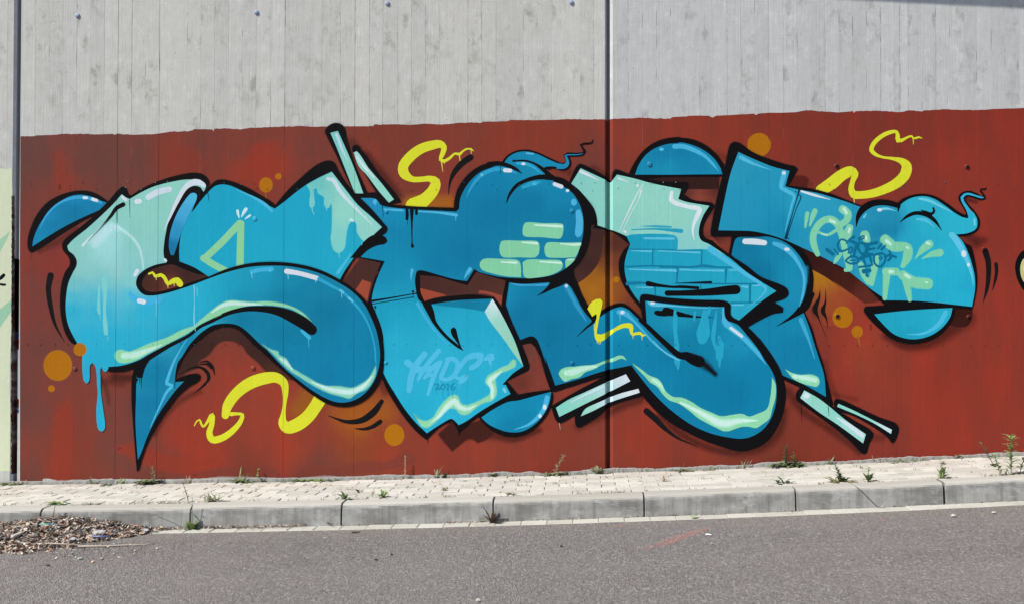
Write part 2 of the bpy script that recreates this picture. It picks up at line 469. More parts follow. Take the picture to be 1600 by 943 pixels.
def poly(name, path, colour, parent, grid=0.06, mat=None):
    pts = [(p[0], p[1]) for p in spline(parse(path), True)]
    #DEBUG
    if colour == BLACK and name in ('painted_letter', 'half_disc', 'black_bar'): rim(path, mural)
    tris = tessellate_polygon([[Vector((p[0], p[1], 0)) for p in pts]])
    return lay(name, pts, tris, colour, parent, layer_for(pts), mat or M_PAINT, None, grid)
def rim(path, parent, r=2.6, a=0.5, colour='#1a1315'):
    """faint fuzzy overspray along the outside of a sprayed black outline"""
    pts = [(p[0], p[1]) for p in spline(parse(path), True)]; n = len(pts)
    area = sum(pts[i][0] * pts[(i + 1) % n][1] - pts[(i + 1) % n][0] * pts[i][1] for i in range(n)); sg = 1 if area > 0 else -1
    V = []; A = []
    for d, al in ((-.6, 1.0), (.25, .55), (.6, .2), (1.0, 0.0)):
        for i in range(n):
            p, q = pts[i - 1], pts[(i + 1) % n]; dx, dy = q[0] - p[0], q[1] - p[1]; L = math.hypot(dx, dy) or 1
            rr = r * (1 + .5 * mnoise.noise(Vector((pts[i][0] * .03, pts[i][1] * .03, 4))))
            V.append((pts[i][0] + sg * dy / L * rr * d, pts[i][1] - sg * dx / L * rr * d)); A.append(a * al)
    F = [(k2 * n + i, k2 * n + (i + 1) % n, (k2 + 1) * n + (i + 1) % n, (k2 + 1) * n + i) for k2 in range(3) for i in range(n)]
    return lay('overspray', V, F, colour, parent, layer_for(V), M_SPRAY, A)
def stroke(name, path, colour, parent, caps=True, alpha=None, grid=0.06):
    S = spline(parse(path), False); n = len(S); V = []; F = []; D = []
    def nrm(i):
        a, b = S[max(0, i - 1)], S[min(n - 1, i + 1)]
        dx, dy = b[0] - a[0], b[1] - a[1]; L = math.hypot(dx, dy) or 1.0
        return -dy / L, dx / L
    for i, (x, y, w) in enumerate(S):
        nx, ny = nrm(i); V += [(x + nx * w / 2, y + ny * w / 2), (x - nx * w / 2, y - ny * w / 2)]
        if i: F.append((2 * i - 2, 2 * i, 2 * i + 1, 2 * i - 1))
    D = [(i // 2) * 1.5e-6 for i in range(len(V))]
    if caps:
        for i, sg in ((0, -1), (n - 1, 1)):
            x, y, w = S[i]
            if w < 0.9: continue
            nx, ny = nrm(i); tx, ty = ny * sg, -nx * sg
            b = len(V); V.append((x, y)); D.append(D[2 * i]); ring = []
            for k2 in range(9):
                a = math.pi * k2 / 8 - math.pi / 2
                V.append((x + (tx * math.cos(a) + nx * math.sin(a)) * w / 2, y + (ty * math.cos(a) + ny * math.sin(a)) * w / 2)); D.append(D[2 * i])
            for k2 in range(8): F.append((b, b + 1 + k2, b + 2 + k2))
    al = None if alpha is None else [alpha] * len(V)
    return lay(name, V, F, colour, parent, layer_for(V), M_PAINT if alpha is None else M_SPRAY, al, grid, D)
def soft(name, path, colour, parent, a=0.8, core=0.25, fade=True):
    rnd = core >= .5
    """sprayed line with feathered edges; width = full width of the spray"""
    S = spline(parse(path), False); n = len(S); V = []; F = []; A = []; D = []
    us = [-1, -.8, -.6, -.4, -.2, 0, .2, .4, .6, .8, 1]; m = len(us)
    def prof(u):
        u = abs(u)
        if u <= core: return 1.0
        q = 1 - (u - core) / (1 - core)
        return q * q * (3 - 2 * q)
    if fade:      # carry on past both ends so the spray dies away
        def extend(p, q):
            dx, dy = p[0] - q[0], p[1] - q[1]; L = math.hypot(dx, dy) or 1
            return [(p[0] + dx / L * p[2] / 2 * k2 / 4, p[1] + dy / L * p[2] / 2 * k2 / 4, p[2] * (math.sqrt(max(.01, 1 - (k2 / 4) ** 2)) if rnd else 1), (1.0 if k2 < 4 else .3) if rnd else 1 - k2 / 4) for k2 in range(1, 5)]
        e0 = extend(S[0], S[1])[::-1]; e1 = extend(S[-1], S[-2])
        S = e0 + [(x, y, w, 1.0) for x, y, w in S] + e1
    else: S = [(x, y, w, 1.0) for x, y, w in S]
    n = len(S)
    for i, (x, y, w, e) in enumerate(S):
        p, q = S[max(0, i - 1)], S[min(n - 1, i + 1)]
        dx, dy = q[0] - p[0], q[1] - p[1]; L = math.hypot(dx, dy) or 1.0
        nx, ny = -dy / L, dx / L
        for u in us:
            V.append((x + nx * u * w / 2, y + ny * u * w / 2)); A.append(a * prof(u) * e * e * (3 - 2 * e)); D.append(i * 2e-6)
        if i:
            for k2 in range(m - 1):
                F.append(((i - 1) * m + k2, i * m + k2, i * m + k2 + 1, (i - 1) * m + k2 + 1))
    return lay(name, V, F, colour, parent, layer_for(V), M_SPRAY, A, 0, D)
def blob(name, path, colour, parent, a=0.9, core=0.4, soft_edge=True):
    """elliptical sprayed spot: path 'x,y rx,ry'"""
    p = parse(path); (x, y) = p[0][:2]; tk = [t for t in path.split() if t[0] != '@'][1].split(',')
    sc = ZS if path.split()[0] != '@0' else 1.0
    if path.split()[0] == '@U': sc = 7.09
    rx, ry = float(tk[0]) / sc, float(tk[1]) / sc
    V = [(x, y)]; A = [a]; F = []; N = 28
    rr = [0.3, core, core + (1 - core) * .33, core + (1 - core) * .66, 1.0]
    for r in rr:
        q = 1.0 if r <= core else 1 - (r - core) / (1 - core); q = q * q * (3 - 2 * q)
        for i in range(N):
            t = 2 * math.pi * i / N; V.append((x + rx * r * math.cos(t), y + ry * r * math.sin(t))); A.append(a * q)
    for i in range(N): F.append((0, 1 + i, 1 + (i + 1) % N))
    for k2 in range(4):
        for i in range(N):
            F.append((1 + k2 * N + i, 1 + k2 * N + (i + 1) % N, 1 + (k2 + 1) * N + (i + 1) % N, 1 + (k2 + 1) * N + i))
    return lay(name, V, F, colour, parent, layer_for(V), M_SPRAY, A, 0)
def softpoly(name, path, colour, parent, r=5.0, a=1.0):
    """patch with a feathered edge r pixels wide"""
    pts = [(p[0], p[1]) for p in spline(parse(path), True)]; n = len(pts)
    area = sum(pts[i][0] * pts[(i + 1) % n][1] - pts[(i + 1) % n][0] * pts[i][1] for i in range(n)); sg = 1 if area > 0 else -1
    V = []; A = []; rings_ = [-0.5, -0.2, 0.1, 0.5]; al = [1.0, 0.75, 0.3, 0.0]
    for rr, aa in zip(rings_, al):
        for i in range(n):
            p, q = pts[i - 1], pts[(i + 1) % n]; dx, dy = q[0] - p[0], q[1] - p[1]; L = math.hypot(dx, dy) or 1
            V.append((pts[i][0] + sg * dy / L * r * rr, pts[i][1] - sg * dx / L * r * rr)); A.append(a * aa)
    F = [tuple(t) for t in tessellate_polygon([[Vector((p[0], p[1], 0)) for p in V[:n]]])]
    for k2 in range(3):
        for i in range(n): F.append((k2 * n + i, k2 * n + (i + 1) % n, (k2 + 1) * n + (i + 1) % n, (k2 + 1) * n + i))
    return lay(name, V, F, colour, parent, layer_for(V), M_SPRAY, A, 0.06)

BLACK = '#0f0e12'; BROWN = '#3a2423'; WHITE = '#d9dff0'; LBLUE = '#4db2e2'; YEL = '#dbdb33'; ORA = '#b06d12'; GREEN = '#8fd4b0'; PALE = '#b9dfdf'; MINT = '#92d0ca'
mx, mz = wall_pt(800, 740); MLOC = Vector((mx, 0, mz))
mural = empty('graffiti_mural', MLOC)
tag(mural, 'wide turquoise wildstyle graffiti lettering outlined in black on a red painted wall', 'mural')

# ---- red ground coat
top = [(31.2, 213.5), (55, 213), (56, 212), (85, 211), (97, 209.5), (140, 209.5), (141, 210.5), (176, 209.5), (179, 211), (184, 209), (205, 211), (240, 210), (265, 206), (290, 205), (292, 206), (302, 203.5), (303, 202), (332, 202.5), (333.5, 206), (335, 201.5), (355, 201), (377, 202.5), (390, 200), (425, 199), (470, 197), (489, 198.5), (503, 198), (583, 197.5), (584.5, 195), (620, 194.5), (642, 195.5), (665, 193.5), (690, 195), (720, 192), (752, 192), (755, 190.5), (790, 190), (797, 188), (840, 188), (863, 187.5), (895, 186.5), (945, 187), (957, 186), (990, 185), (1002, 184.2), (1047, 186), (1050, 183.5), (1090, 181), (1107, 181), (1113.5, 184), (1118, 181.5), (1150, 179.5), (1178, 178), (1181, 180), (1185, 178), (1200, 176.5), (1222, 176.5), (1245, 175.5), (1260, 172.5), (1310, 176), (1333, 174), (1334, 177), (1337, 174), (1375, 173.5), (1405, 175.5), (1420, 172.5), (1441, 174.5), (1443, 173), (1478, 171), (1500, 172.2), (1535, 172), (1552, 170.5), (1580, 169.8), (1602, 169), (1800, 166)]
bot = [(1800, 690), (1602, 705), (1562, 708), (1545, 708.5), (1530, 711.5), (1465, 714.5), (1440, 716.5), (1395, 717), (1360, 718.5), (1311, 719.5), (1290, 719), (1256, 721.5), (1230, 721), (1200, 723), (1160, 725.5), (1109, 727), (1080, 729.5), (1058, 728.5), (1020, 732), (1001, 731.5), (975, 732.5), (960, 730.5), (945, 733), (920, 734), (900, 735), (860, 737.5), (800, 738.5), (760, 739.5), (700, 741), (660, 740.5), (640, 741.5), (600, 740.5), (585, 743), (560, 743), (530, 743.5), (507, 741), (495, 742.5), (470, 745), (435, 745.5), (400, 744), (370, 743), (342, 743), (320, 746), (290, 747), (240, 748), (200, 747), (150, 749), (115, 748), (90, 749.5), (75, 746.5), (67, 747), (66, 750.5), (50, 750.5), (31.2, 751.5)]
rj = random.Random(3)
def fray(pts):
    out = []
    for (a, b), (c, d) in zip(pts[:-1], pts[1:]):
        m = max(1, int(abs(c - a) / 3.5))
        for i in range(m): out.append((a + (c - a) * i / m, b + (d - b) * i / m + (rj.uniform(-1, 1) * max(.08, .35 + 1.0 * mnoise.noise(Vector((a * .021, i * .07, 3)))) if i else 0)))
    out.append(pts[-1]); return out
pts = fray(top) + fray(bot)
RED = '@0 45,240,#6f3f3c 80,262,#733e39 120,250,#743d38 100,285,#8a3a30 160,232,#723e39 210,245,#743d37 270,240,#8c382c 320,230,#7a3b34 380,230,#7b3c34 400,260,#983626 435,255,#96382a 470,235,#7a3c35 470,280,#7e3a33 540,225,#7d3830 610,220,#84382d 640,215,#80382f 720,215,#863a30 780,215,#8d382b 860,225,#90382a 930,250,#7c3a33 985,210,#8c3a2e 1060,200,#8c382c 1130,205,#8b362a 1220,200,#883429 1300,195,#83332a 1400,190,#86322a 1500,190,#8b3329 1580,200,#90332a 1500,260,#93352a 1560,330,#92332a 1570,500,#95362c 1480,600,#93352a 1400,580,#96382c 1300,600,#93352b 1350,560,#9a3d2e 1180,700,#7e352a 1260,700,#853428 1400,690,#8d352b 1550,680,#93352a 1050,700,#8c372b 1000,650,#90382c 930,690,#893a2e 860,690,#8d382b 760,705,#8d3b2e 700,715,#8c392e 640,720,#8f3b2d 560,700,#944028 500,730,#7c3d35 450,690,#9a3b2c 400,640,#9b3d2f 380,740,#84392e 330,720,#98392b 290,690,#93382c 270,730,#7c3d36 230,600,#8a3a2f 190,640,#763e39 175,700,#723f3a 130,700,#8b3a2e 100,650,#8a3b31 60,650,#703f3b 50,740,#743e39 90,735,#8c3a2c 60,560,#773e39 60,450,#7c3d38 80,420,#8c3630 110,480,#803c36 1280,560,#8a352b 900,300,#7d352d 200,250,#703f3a'
tris = tessellate_polygon([[Vector((p[0], p[1], 0)) for p in pts]])
red = lay('red_ground_coat', pts, tris, RED, mural, layer_for(pts), M_RED, None, 0.05)
red['label'] = 'brownish red roller painted ground coat'
# ragged roller patches of a fresher red on the left
for pth, c in (('@0 392,228 412,222 432,225 434,250 430,285 405,290 388,262', '#96372a'), ('@0 268,300 262,262 276,232 300,230 322,260', '#87392e'), ('@0 86,240 100,236 104,280 92,300', '#893a30'),
               ('@0 180,700 205,690 240,700 275,712 340,716 330,735 262,738 220,722', '#93382a'), ('@0 88,640 108,628 115,700 110,748 86,748', '#91392b')):
    softpoly('roller_patch', pth, c, mural, 12, 0.8)
for pth in ('@0 300,742 340,730 380,728 420,728 440,742 400,745', '@0 465,742 480,726 520,728 570,718 600,720 640,705 650,720 600,735 540,742'):
    softpoly('roller_patch', pth, '#7c3b33', mural, 6, 0.8)
soft('spray_haze', '@0 560,660,80 540,640,90 600,640,70', '#a0561f', mural, 0.85, 0.1)
soft('spray_haze', '@0 470,640,60 490,610,60', '#9a5a1e', mural, 0.85, 0.1)
soft('spray_haze', '@0 640,318,34 700,316,34', '#a05c20', mural, 0.9, 0.1)
soft('spray_haze', '@0 640,328,60 700,324,60', '#a5601e', mural, 0.6, 0.1)
# ---- airbrushed shade under the letters (dark spray on the red coat)
SH = '#3c1a17'
for pth, a in (('@A 150,760,90 300,690,110 420,600,80', .55), ('@C 600,140,70 650,250,60 660,330,40', .5), ('@C 700,130,120 820,140,110', .8), ('@C 1000,560,60 1080,420,70 1200,300,80 1330,240,80', .55),
               ('@D 1180,200,120 1260,300,110', .55), ('@G 60,300,120 200,470,120 300,600,110', .7), ('@I 130,330,110 200,480,90', .5),
               ('@I 620,790,90 690,860,90 780,800,110 880,800,110 1000,800,110 1150,830,80 1330,760,80', .75),
               ('@L 300,640,110 470,560,120 640,480,120 760,440,110', .7), ('@L 900,560,110 1050,690,110 1250,790,110 1414,830,110', .75), ('@O 100,830,120 260,800,140 400,690,130 450,520,110', .75),
               ('@O 480,380,130 580,520,110 760,640,110 900,740,110 1000,830,80', .7), ('@O 1080,720,130 1180,720,90', .5), ('@O 740,180,110 790,330,100 840,420,60', .45), ('@O 800,400,70 980,440,70', .35),
               ('@R 400,820,110 540,890,130 700,880,150 860,790,190 1000,690,200', .8), ('@R 1060,150,130 1120,120,100', .6), ('@Q 1000,850,130 1060,870,120', .7), ('@Q 960,570,80 1060,590,60', .7),
               ('@J 400,270,100 520,330,110', .5), ('@J 700,300,110 800,360,90', .5), ('@M 380,190,90 450,230,80', .4), ('@M 1000,380,90 1070,420,60', .35), ('@K 200,800,60 260,943,60', .3),
               ('@L 1000,640,50 1180,760,40', .3), ('@B 640,920,120 760,930,120', .5)):
    soft('spray_shade', pth, SH, mural, a, 0.05)
# ---- drop shadows with hard edges
drop = BROWN
softpoly('drop_shadow', '@I 585,790! 690,920! 825,825 880,858! 945,830 1010,775! 900,680! 740,740! 690,690!', '#431f1b', mural, 4)
softpoly('drop_shadow', '@M 930,350! 1035,358 1058,385 1040,440! 900,425!', '#571f1a', mural, 3)
poly('drop_shadow', '@M -400,360! 400,345! 392,455! 160,455 100,420 0,412 -340,400!', '#341c1c', mural)
poly('drop_shadow', '@M 150,452! 392,452! 365,580! 300,560 110,525!', '@M 160,460,#5e2f2a 380,470,#5c2b27 250,520,#8a4238 340,560,#7a3a32', mural)
poly('drop_shadow', '@M 340,590! 370,580! 340,800! 300,840 250,810 240,740 280,660!', '@M 340,620,#6a322b 300,700,#8a4338 280,800,#6c332c', mural)
poly('drop_shadow', '@M 345,800! 500,790! 472,935! @N 420,130!', '@M 370,810,#4a2320 430,880,#82392f', mural)
poly('drop_shadow', '@R 905,612! 1034,620! 1030,690 990,750 860,735 885,690', '#38140f', mural)
# the gap between the third letter's dome and the brick letter
poly('orange_gap', '@J 620,700! 730,700! 970,820! @K 960,90 910,200 930,330 1000,440 1080,560! 1085,660! 960,560 880,520 780,550 690,610! 600,480 520,340 560,250 640,120',
     '@K 680,60,#4a2b26 640,180,#472a26 720,120,#4d2b26 870,60,#532a25 750,200,#7a4423 700,260,#9a5d20 640,330,#a5651f 700,400,#a8681d 760,330,#a3641f 760,450,#a3611f 860,180,#74392a 880,280,#7e4327 900,420,#8a4728 960,470,#7d3c2a 1040,570,#6d3329 850,480,#94521f', mural)
poly('drop_shadow', '@J 620,700! 725,715! 800,745! @K 770,0 760,80 740,170 700,240 640,300 560,355! 520,290! 560,200 600,80', '@K 700,0,#412725 650,200,#3f2624 600,300,#4a2c28 740,120,#472a27', mural)
# under the right-hand arm
poly('orange_gap', '@N 1080,290! 1180,340 1414,470! 1414,640 1200,700 1090,640! 1060,560', '@N 1100,320,#b0741c 1130,380,#b07120 1230,440,#a85f25 1300,480,#9d4a2b 1200,560,#a04a2a 1120,520,#93482a 1090,600,#6a3129 1380,560,#9a3d2e 1250,650,#993c2d 1400,620,#993a2d', mural)
poly('drop_shadow', '@N 980,110! 1100,150 1250,240 1414,350! @R 380,560! 330,575 240,585! 150,520 0,415! @N 1300,430 1180,345 1080,290! 1050,230', '@N 1050,180,#331513 1200,290,#3d1a16 @R 100,410,#451d18 250,530,#5f2a22', mural)
# inside of the arch: sprayed dark brown rim over the red coat
softpoly('arch_shade', '@B 1150,905! 1150,855 1200,740 1272,640 @E 75,770 150,715 240,690 315,697 370,730 430,790 495,855 @F 560,65 660,160 780,260! 650,235 560,200 480,120 400,50 @E 370,850 290,815 230,815 180,845 130,910 @F 90,90 50,120 @C 1330,60 1260,90', '@E 60,850,#3e2523 240,760,#452a27 420,850,#412624 @F 450,60,#402522 650,220,#4d2c22 @B 1250,800,#3f2624', mural, 3.5)
# ---- orange dots
for i, pth in enumerate(('@B 285,802 110,118', '@B 450,685 50,52', '@C 238,218 26,26', '@D 545,515 52,58', '@D 637,452 25,24', '@I 265,795 77,84', '@M 688,125 90,90', '@R 78,682 78,82', '@R 185,790 43,46', '@K 862,315 24,24')):
    if i == 1: continue
    blob('orange_dot', pth, ORA, mural, 1.0, 0.93)
stroke('drip', '@D 540,570,5 560,690,4', '#a06a30', mural); stroke('drip', '@R 190,820,14 205,890,8', '#a3601a', mural)
# ---- yellow ribbons
RIB = ['@F 18,585,7 35,552,10 57,540,12 68,572,16 82,594,14 112,560,20 148,508,36 146,575,38 128,640,46 150,688,52 220,676,50 300,622,44 358,552,34 370,505,28 335,497,20 290,500,30',
       '@G 408,672,122 490,622,95 555,548,82 566,492,72 528,470,46 460,474,40 395,472,44 338,432,74 330,380,74 378,312,74 460,250,72 545,222,66 602,215,56 630,238,44 618,290,34 604,328,26 628,340,24 672,318,20 712,284,16 744,290,22 768,268,14 800,249,13 830,250,12 848,265,5',
       '@Q -80,505,80 0,455,92 70,398,84 140,368,74 168,388,56 152,440,36 142,500,44 160,538,58 210,542,56 300,530,60 400,495,66 482,450,74 538,390,78 548,328,74 512,292,46 440,273,22 370,263,18 320,243,26 290,212,32 304,168,32 350,120,32 410,86,30 472,76,24 484,104,30 484,140,36 512,140,26 550,120,16 586,108,15 600,126,14 640,116,14 664,124,4',
       '@F 246,508,56 262,440,72 330,345,80 430,272,88 540,236,86 622,232,74 676,270,60 688,340,44 682,420,26 673,500,34 668,560,66 700,598,86 770,580,96 850,522,94 912,440,92 948,378,98']
rib = [stroke('yellow_ribbon', p, YEL, mural) for p in RIB]
stroke('yellow_ribbon', '@B 958,132,14 985,122,16 1004,150,22 1045,140,26 1075,165,26 1096,205,28 1130,186,34 1165,180,46 1186,206,50', YEL, mural)
for pth in ('@G 612,345,10 622,418,4', '@G 744,300,9 756,385,4', '@G 632,345,8 634,362,4', '@Q 160,560,9 168,625,4', '@Q 598,130,8 599,168,5', '@G 830,258,8 832,288,4'): stroke('drip', pth, '#d6c850', mural)
# ---- motion lines
for pth in ('@B 232,145,48 216,240,40 234,380,34 265,500,22 335,632,4', '@F 1396,408,34 1340,484,50 1250,545,44 1140,556,28 1005,512,6', '@F 1386,556,34 1335,590,30 1270,610,22 1205,607,8',
            '@L 802,525,46 860,575,46 940,655,32 1040,728,16 1180,785,4', '@G 826,312,46 768,352,46 708,420,38 676,490,20 663,585,5', '@R 1128,200,46 1150,280,42 1152,380,36 1140,480,26 1112,578,4', '@R 1208,296,28 1212,350,26 1200,420,20 1180,490,4'):
    stroke('motion_line', pth, '#17161a', mural)
for pth in ('@N 1136,440,4 1132,490,16 1100,580,40 1125,640,12 1180,780,3', '@N 1178,430,3 1176,530,14 1158,590,34 1185,650,12 1195,720,3', '@C 1190,110,4 1260,70,10 1310,60,14 1370,80,20 1395,130,22 1370,190,10 1290,250,3', '@C 1330,40,8 1390,40,18 1414,70,14', '@F 60,120,8 110,112,16 150,150,20 168,210,6', '@F 0,160,10 60,155,18 110,190,26 125,240,22 80,290,10 10,350,3'):
    stroke('scribble', pth, '#1b1414', mural)
soft('scribble', '@C 1150,160,30 1230,140,60 1310,130,60', '#16110f', mural, 1.0, 0.5)

def letter(path, label):
    o = poly('painted_letter', path, BLACK, mural); o['label'] = label; return o
# ================= fifth letter, its bowl
p5 = letter('@N 462,185! 478,110 486,40! 600,5 800,15 950,85 1040,190 1080,290 1090,370 1076,470 1015,578! 1080,720 1118,850 @O 728,150 768,300 812,480! 780,490! 560,352 432,290! 380,150 @N 700,850! 560,720! 520,660! 700,500! 850,440! 600,300!', 'curled teal bowl of the last letter, black outlined')
poly('letter_fill', '@N 485,180! 500,110 518,62 570,45 700,42 800,58 900,102 980,182 1030,270 1042,350 1030,450 1000,545! 1015,600! 1060,720 1100,850 @O 706,141 742,260 756,420! 600,332 437,262! 420,225 370,130 @N 700,800! 606,712! 700,600! 812,446! 600,310!',
     '@N 600,120,#0f7ba6 800,150,#1585b0 900,300,#178db8 700,300,#0d76a0 980,480,#1a8cb8 800,680,#1284b0 950,700,#1487b2 950,850,#117fac @O 550,100,#117fac 680,300,#1384b0 600,200,#107dab', p5)
soft('highlight', '@N 1030,280,60 1028,380,50', '#2b9fd0', p5, .5)
stroke('outline', '@N 1075,470,44 1020,560,66 940,628,30 820,702,5', BLACK, p5)
stroke('highlight', '@N 585,82,40 660,84,44 728,92,38', WHITE, p5)
stroke('highlight', '@N 800,98,28 860,120,40 930,175,34 985,255,24 1016,330,20 1020,400,18 1008,480,16 985,560,4', LBLUE, p5)
blob('highlight', '@N 893,140 22,14', WHITE, p5, 1, .8)
stroke('highlight', '@N 995,655,30 1025,730,28 1060,820,16 1090,920,8 @O 672,145,4', '#3fa9d8', p5)
poly('highlight', '@O 455,215! 500,240 560,258 650,255 700,278 710,315 690,345 650,340 580,320 520,290', GREEN, p5)
soft('highlight', '@O 520,268,40 600,280,50 680,298,50', '#c6e6e4', p5, .9, .2)
# ================= fourth letter: mint and brickwork
p4 = letter('@J 590,266 568,285 515,400! 700,720! 690,735! 830,765 960,860! @K 925,90 886,165 881,240 898,318 940,400 1040,528! 1110,470! @N 0,515! 440,540! 460,640! 530,665! 605,712! 700,658 800,612 865,600 868,572 805,530! 890,495 908,465 895,428 850,400 700,340 600,262 480,185 380,110! @M 345,830! 300,815 280,790 278,740 300,680 365,575! 345,555 200,530 138,492! 170,430 165,405 130,402 @J 1200,395 1060,370 960,340 885,312 860,305 840,320 825,392! 780,358 700,310 610,268', 'mint and turquoise fourth letter with painted brickwork')
poly('letter_fill', '@J 600,298! 700,345 822,402! 868,345! 1000,375 1120,408 1340,452! @M 93,525! 150,545 322,575! 280,640 250,720 245,790 262,828 318,855! @N 450,190 600,310 740,400 815,446! 700,525 540,660! 480,625 478,550 440,525 0,505 @K 1075,455! 1035,482! 985,415 945,340 925,260 925,190 945,110 965,55! @J 940,800! 880,772 725,718! 715,640 690,585 640,515 580,450 530,412!',
     '@J 600,400,#86cbc8 700,450,#8ccfca 900,500,#95d3ca 1100,550,#93d3cb 1200,700,#93d3cb 880,700,#8ecfcb @M 100,650,#94d3cb 200,850,#8fcfd0 @N 200,110,#86cdd2 600,380,#2aa5c8', p4)
poly('brick_area', '@J 938,798! 960,788 1290,792 1313,815 @K 1313,98! @N 95,142! 335,145 450,190 600,310 740,400 815,446! 700,525 540,660! 480,625 478,550 440,525 0,505 @K 1075,455! 1035,482! 985,415 945,340 925,260 925,190 945,110 965,55!',
     '@K 1000,50,#1d9cc2 1250,150,#22a3c8 1000,200,#1f9dc2 1200,290,#229fc4 1050,400,#249ec2 @N 150,200,#22a2c8 400,220,#25a6cc 300,340,#22a0c4 600,370,#27a6ca 700,460,#2aabcd 560,580,#28a6c9', p4)
stroke('highlight', '@J 975,750,8 1150,745,14 1340,760,30', '#27a0c4', p4); stroke('highlight', '@J 1040,724,4 1150,725,16 1265,730,14', '#3aa6c6', p4)
for pth in ('@K 955,92,8 1290,94,6', '@K 930,222,12 1100,215,12 1414,225,14', '@K 945,345,28 1050,340,20 1130,348,8', '@K 1130,97,10 1130,215,10', '@K 1310,235,14 1308,340,10', '@K 1148,370,14 1152,450,10', '@N -40,272,12 200,270,14 280,262,22 380,272,14 540,272,10',
            '@N 268,152,8 262,265,12', '@N 88,285,14 84,382,8', '@N 446,285,16 440,392,10', '@N 70,390,8 300,392,10 720,392,10', '@N 622,400,16 620,530,14', '@N 480,530,10 690,528,8', '@N 258,405,10 262,440,10', '@N 0,150,5 270,146,5'):
    stroke('mortar_line', pth, '#127ba4', p4)
for pth in ('@K 1070,12,14 1285,14,18', '@K 970,104,6 1120,108,14', '@K 1170,106,8 1400,112,10', '@K 960,240,8 1300,250,18', '@K 1330,240,10 1410,246,12', '@N 0,62,14 62,62,14', '@N 100,160,8 250,164,14', '@N 110,292,8 425,298,14', '@N 470,296,8 520,292,10', '@N 560,412,10 600,418,18', '@N 0,292,8 75,300,16', '@N 640,408,8 690,404,12', '@N 490,548,8 570,548,10', '@K 1010,372,6 1130,374,10'):
    stroke('brick_highlight', pth, '#5fc0e6', p4)
stroke('highlight', '@J 600,322,24 660,350,18 735,388,3', WHITE, p4); stroke('highlight', '@J 878,372,14 945,398,4', WHITE, p4)
stroke('highlight', '@J 1060,412,4 1020,480,8 960,600,10 880,768,4', '#d5e3ea', p4); stroke('highlight', '@J 1046,460,12 1030,520,6 960,650,6 905,768,4', '#d5e3ea', p4)
blob('highlight', '@J 1018,425 12,12', WHITE, p4, 1, .8); blob('highlight', '@J 928,765 12,12', WHITE, p4, 1, .8)
stroke('highlight', '@M 46,475,24 40,530,32 60,548,34 160,580,30 250,602,36 232,650,34 205,720,20 200,770,14 212,828,4', '#dbe4f2', p4)
stroke('highlight', '@N 330,140,46 450,225,36 600,330,28 700,395,22 738,430,18 700,490,12 585,578,4', '#4fb9e6', p4)
for pth in ('@K 1096,345,38 1160,356,26 1290,370,18 @N 100,415,22 238,423,22', '@N 12,462,40 100,462,40 300,455,52 460,440,66 518,436,68', '@N 75,388,3 200,384,10 334,382,18'): stroke('black_dash', pth, BLACK, p4)
# ================= third letter
p3 = letter('@K 30,325! 300,300 440,286 525,284 562,312 612,425 670,532 698,578! 780,525 860,490 920,490 980,530 1055,605! 1035,450 1045,428 1075,422 1225,445 @N 250,510 440,518 478,545 482,620 530,660 602,705! 650,750 720,830 800,943 @O 400,180 435,260 462,380 450,500 400,640 330,740 230,800 120,820 0,790 @L 1250,750 1100,680 950,590 820,470 740,360 700,240! 480,275 300,330 130,384! 100,372 20,130! @K 258,800 240,790 150,797! 18,515!', 'dark teal third letter with a long rounded foot')
poly('letter_fill', '@K 70,335! 150,347 370,335! 376,365! 500,350! 520,362 560,430 620,540 692,627! 780,562 850,525 900,515 950,535 1010,590 1088,655! 1075,470! 1225,490 @N 200,555 425,562! 412,650 470,668 530,692 600,770 680,870 @O 306,150 350,215 385,300 393,400 380,500 340,600 280,670 200,715 130,728 47,720 @L 1280,690 1150,635 1050,570 950,490 850,390 760,280 690,188! 480,232 300,290 130,337! 100,250 50,120 @K 345,930 300,800 275,748 240,728 150,757! 100,640 45,505!',
     '@K 100,400,#178ab8 250,380,#0f7ba8 200,550,#0e78a5 450,450,#0f7dab 600,700,#107ba8 400,700,#0c76a2 900,600,#1590bd 1000,850,#0f82ae @N 200,800,#0f7fa9 100,620,#1b93b8 @L 300,150,#0d78a6 800,200,#0f80ae 1200,400,#0d7aa6 900,350,#1080ae 1000,100,#0e7ca8 @O 100,400,#0c78a5 250,250,#0f80ae 350,450,#0f7fad 100,600,#0e7ba8 @N 560,800,#1a90bc', p3)
poly('highlight', '@K 80,340! 200,350 330,345 365,338! 360,356 250,362 120,358', '#3c9fd4', p3)
soft('highlight', '@K 490,360,40 520,410,46 580,520,40 640,615,14', '#379cd0', p3, .9, .3); blob('highlight', '@K 495,362 16,16', '#bcd9ef', p3, 1, .5)
stroke('outline', '@K 440,320,90 375,372,40 330,405,18 280,433,4', BLACK, p3, False)
stroke('outline', '@K 700,600,34 690,625,22 640,668,14 572,732,3', BLACK, p3)
stroke('highlight', '@K 880,552,34 920,558,40 980,605,22 1050,680,16 1150,790,14 1230,850,10 1340,905,5', '#48b0de', p3); blob('highlight', '@K 907,553 20,16', WHITE, p3, 1, .6)
poly('highlight', '@K 1088,474! 1225,495 @N 200,562 415,568! 300,572 150,566 @K 1260,512 1110,505', '#5fbfe6', p3); blob('highlight', '@K 1130,487 22,12', WHITE, p3, 1, .6)
poly('black_dash', '@K 1138,555 1150,540 1200,540 1212,518 1240,518 1330,550 @N 100,595 200,622 380,640! 200,640 0,625 @K 1250,582 1160,576', BLACK, p3)
